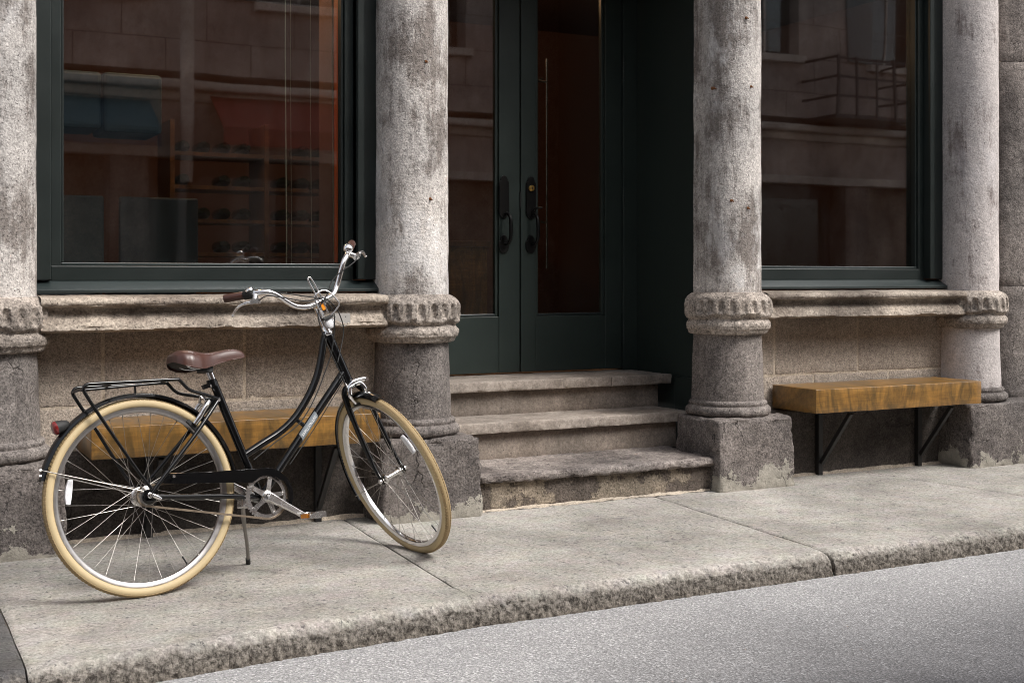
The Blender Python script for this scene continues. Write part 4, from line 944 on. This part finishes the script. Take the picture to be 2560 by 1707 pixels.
def along(t, sg):     # point on the grip line, t metres from the outer end
    a, b = Vector(HB[-1]), Vector(HB[-2]); p = a+(b-a).normalized()*t; return S(p.x, p.y*sg, p.z)
for sg in (-1, 1):
    g = bp(MB().tube([along(-.002, sg), along(.0, sg), along(.004, sg), along(.075, sg), along(.078, sg)], [.010, .0155, .0165, .016, .0145], 18), 'grip', 'leather', smooth=40)
    if sg < 0:
        sh = bp(MB().tube([along(.079, sg), along(.082, sg), along(.105, sg), along(.115, sg), along(.118, sg)], [.015, .0185, .0195, .017, .013], 18), 'shifter', 'rubber', smooth=50)
        bp(MB().lathe([(.017, 0), (.017, .010), (.012, .015), (.003, .017)], 18, along(.108, sg)+sA*.010, sA), 'shifter_dial', 'chrome', sh, smooth=50)
        bp(MB().lathe([(.0215, 0), (.0215, .012)], 20, along(.106, sg)+sA*.002, sA), 'shifter_housing', 'rubber', sh, smooth=50)
    # brake lever
    c0 = along(.125, sg); ot = (along(0, sg)-along(.1, sg)).normalized(); fwd = (sF-ot*sF.dot(ot)).normalized(); dn_ = (ot.cross(fwd)*(1 if (ot.cross(fwd)).dot(sA) < 0 else -1))
    lv = MB(); lv.tube([c0+dn_*-.004, c0+dn_*.016+fwd*.008, c0+dn_*.03+fwd*.02], [.0135, .0115, .012], 12); lv.obox(c0+dn_*.034+fwd*.024-ot*.004, ot*.017, fwd*.012, dn_*.009)
    lv.tube(crom([c0+dn_*.034+fwd*.026+ot*.012, c0+dn_*.036+fwd*.034+ot*.036, c0+dn_*.044+fwd*.034+ot*.062, c0+dn_*.060+fwd*.026+ot*.084, c0+dn_*.072+fwd*.022+ot*.094], 5), [.007]*6+[.0058]*10+[.0048]*4+[.0065], 10)
    lv = bp(lv, 'brake_lever', 'alloy', smooth=50)
    bp(MB().lathe([(0, -.012), (.0035, -.012), (.0035, .012), (0, .012)], 8, c0+dn_*.03+fwd*.02, dn_), 'pivot', 'steel', lv)
# bell beside the far grip
bc = along(.112, 1)+sF*.012+sA*.012
bl = bp(MB().lathe([(.0205, 0), (.021, .004), (.0195, .010), (.014, .016), (.006, .019), (0, .0195)], 24, bc, sF+sA*.5), 'bell', 'chrome', smooth=60)
bp(MB().lathe([(.014, -.008), (.017, -.006), (.017, 0)], 18, bc, sF+sA*.5), 'bell_base', 'chrome', bl, smooth=50)
# chrome basket loops clamped to the stem, amber and round reflectors
lp = MB(); cr_ = .0033
def lo(f, l, a): return S(f, l, a)
lp.tube(crom([lo(.06, .008, .285), lo(.064, .006, .36), lo(.066, -.002, .43), lo(.066, -.010, .443), lo(.066, -.018, .43), lo(.064, -.012, .36), lo(.058, -.014, .278)], 6), cr_, 8)
lp.tube(crom([lo(.06, .014, .27), lo(.075, .045, .287), lo(.082, .058, .305), lo(.078, .042, .355), lo(.074, .02, .374), lo(.072, -.006, .374), lo(.07, -.024, .362), lo(.066, -.026, .33), lo(.056, -.016, .27)], 6), cr_, 8)
bk = bp(lp, 'basket_bracket', 'chrome', smooth=60)
bp(MB().obox(S(.052, 0, .268), sL*.024, sF*.012, sA*.006), 'bracket_clamp', 'rubber', bk, bevel=.003)
bp(MB().obox(S(.062, -.004, .318), sL*.007, sF*.003, sA*.017), 'amber_reflector', 'amber', bk, bevel=.002)
bp(MB().lathe([(.0, .0155), (.010, .0150), (.019, .011), (.0225, .006), (.0225, -.003), (.019, -.008), (0, -.010)], 26, S(.038, .006, .243), sF*1.+sL*.15), 'front_reflector', 'white_lens', smooth=40)
# front brake
fb = MB()
for s_ in (-1, 1): fb.tube(crom([S(.032, s_*.004, CA+.012), S(.034, s_*.026, CA+.008), S(.034, s_*.036, CA-.022), S(.03, s_*.024, CA-.058)], 5), [.011]*5+[.0105]*6+[.008]*5, 10)
fb.tube(crom([S(.03, -.030, CA+.010), S(.036, 0, CA+.024), S(.034, .042, CA+.018), S(.033, .058, CA+.010)], 5), .0105, 10); fb.lathe([(0, -.012), (.008, -.012), (.008, .012), (0, .012)], 12, S(.034, .056, CA+.010), sF)
fb.tube([S(.034, -.034, CA+.036), S(.034, -.034, CA-.03)], .003, 8); fb = bp(fb, 'front_brake', 'chrome', smooth=50)
for s_ in (-1, 1): bp(MB().obox(S(.026, s_*.020, CA-.064), sF*.024, sL*.005, sA*.005), 'brake_pad', 'rubber', fb, bevel=.002)
# cables
def lever_pt(sg, q=0.):
    c0 = along(.125, sg); ot = (along(0, sg)-along(.1, sg)).normalized(); fwd = (sF-ot*sF.dot(ot)).normalized(); dn_ = (ot.cross(fwd)*(1 if (ot.cross(fwd)).dot(sA) < 0 else -1))
    return c0+dn_*.034+fwd*.024-ot*.018, -ot
cb = .0024
p, t = lever_pt(-1); bp(MB().tube(crom([p, p+t*.05+sA*.012, S(.075, -.07, .365), S(.08, .0, .35), S(.06, .045, .30), S(.04, .062, .24), S(.02, .055, .18), (.82, -.03, .44)], 8), cb, 8), 'brake_cable', 'rubber', smooth=60)
p, t = lever_pt(1); bp(MB().tube(crom([p, p+t*.06, S(.07, .09, .40), S(.07, .03, .352), S(.062, -.034, .30), S(.05, -.046, .2), S(.04, -.04, .08), S(.036, -.036, CA+.036)], 8), cb, 8), 'brake_cable', 'rubber', smooth=60)
p = along(.12, -1); bp(MB().tube(crom([p+sA*.006, p+(S(.036, -.1, .362)-p)*.4+sA*.028+sF*.01, S(.06, -.07, .39), S(.074, .0, .34), S(.06, .03, .27), (.80, -.035, .50), (.77, -.025, .42), (.705, -.022, .30), (.63, -.02, .21), (.52, -.018, .145), (.43, -.02, .09)], 8), cb, 8), 'gear_cable', 'rubber', smooth=60)
bp(MB().tube(crom([(.855, -.012, .372), (.80, -.014, .31), (.70, -.016, .19), (.58, -.016, .06)], 5), cb*.8, 6), 'brake_cable', 'rubber', smooth=60)
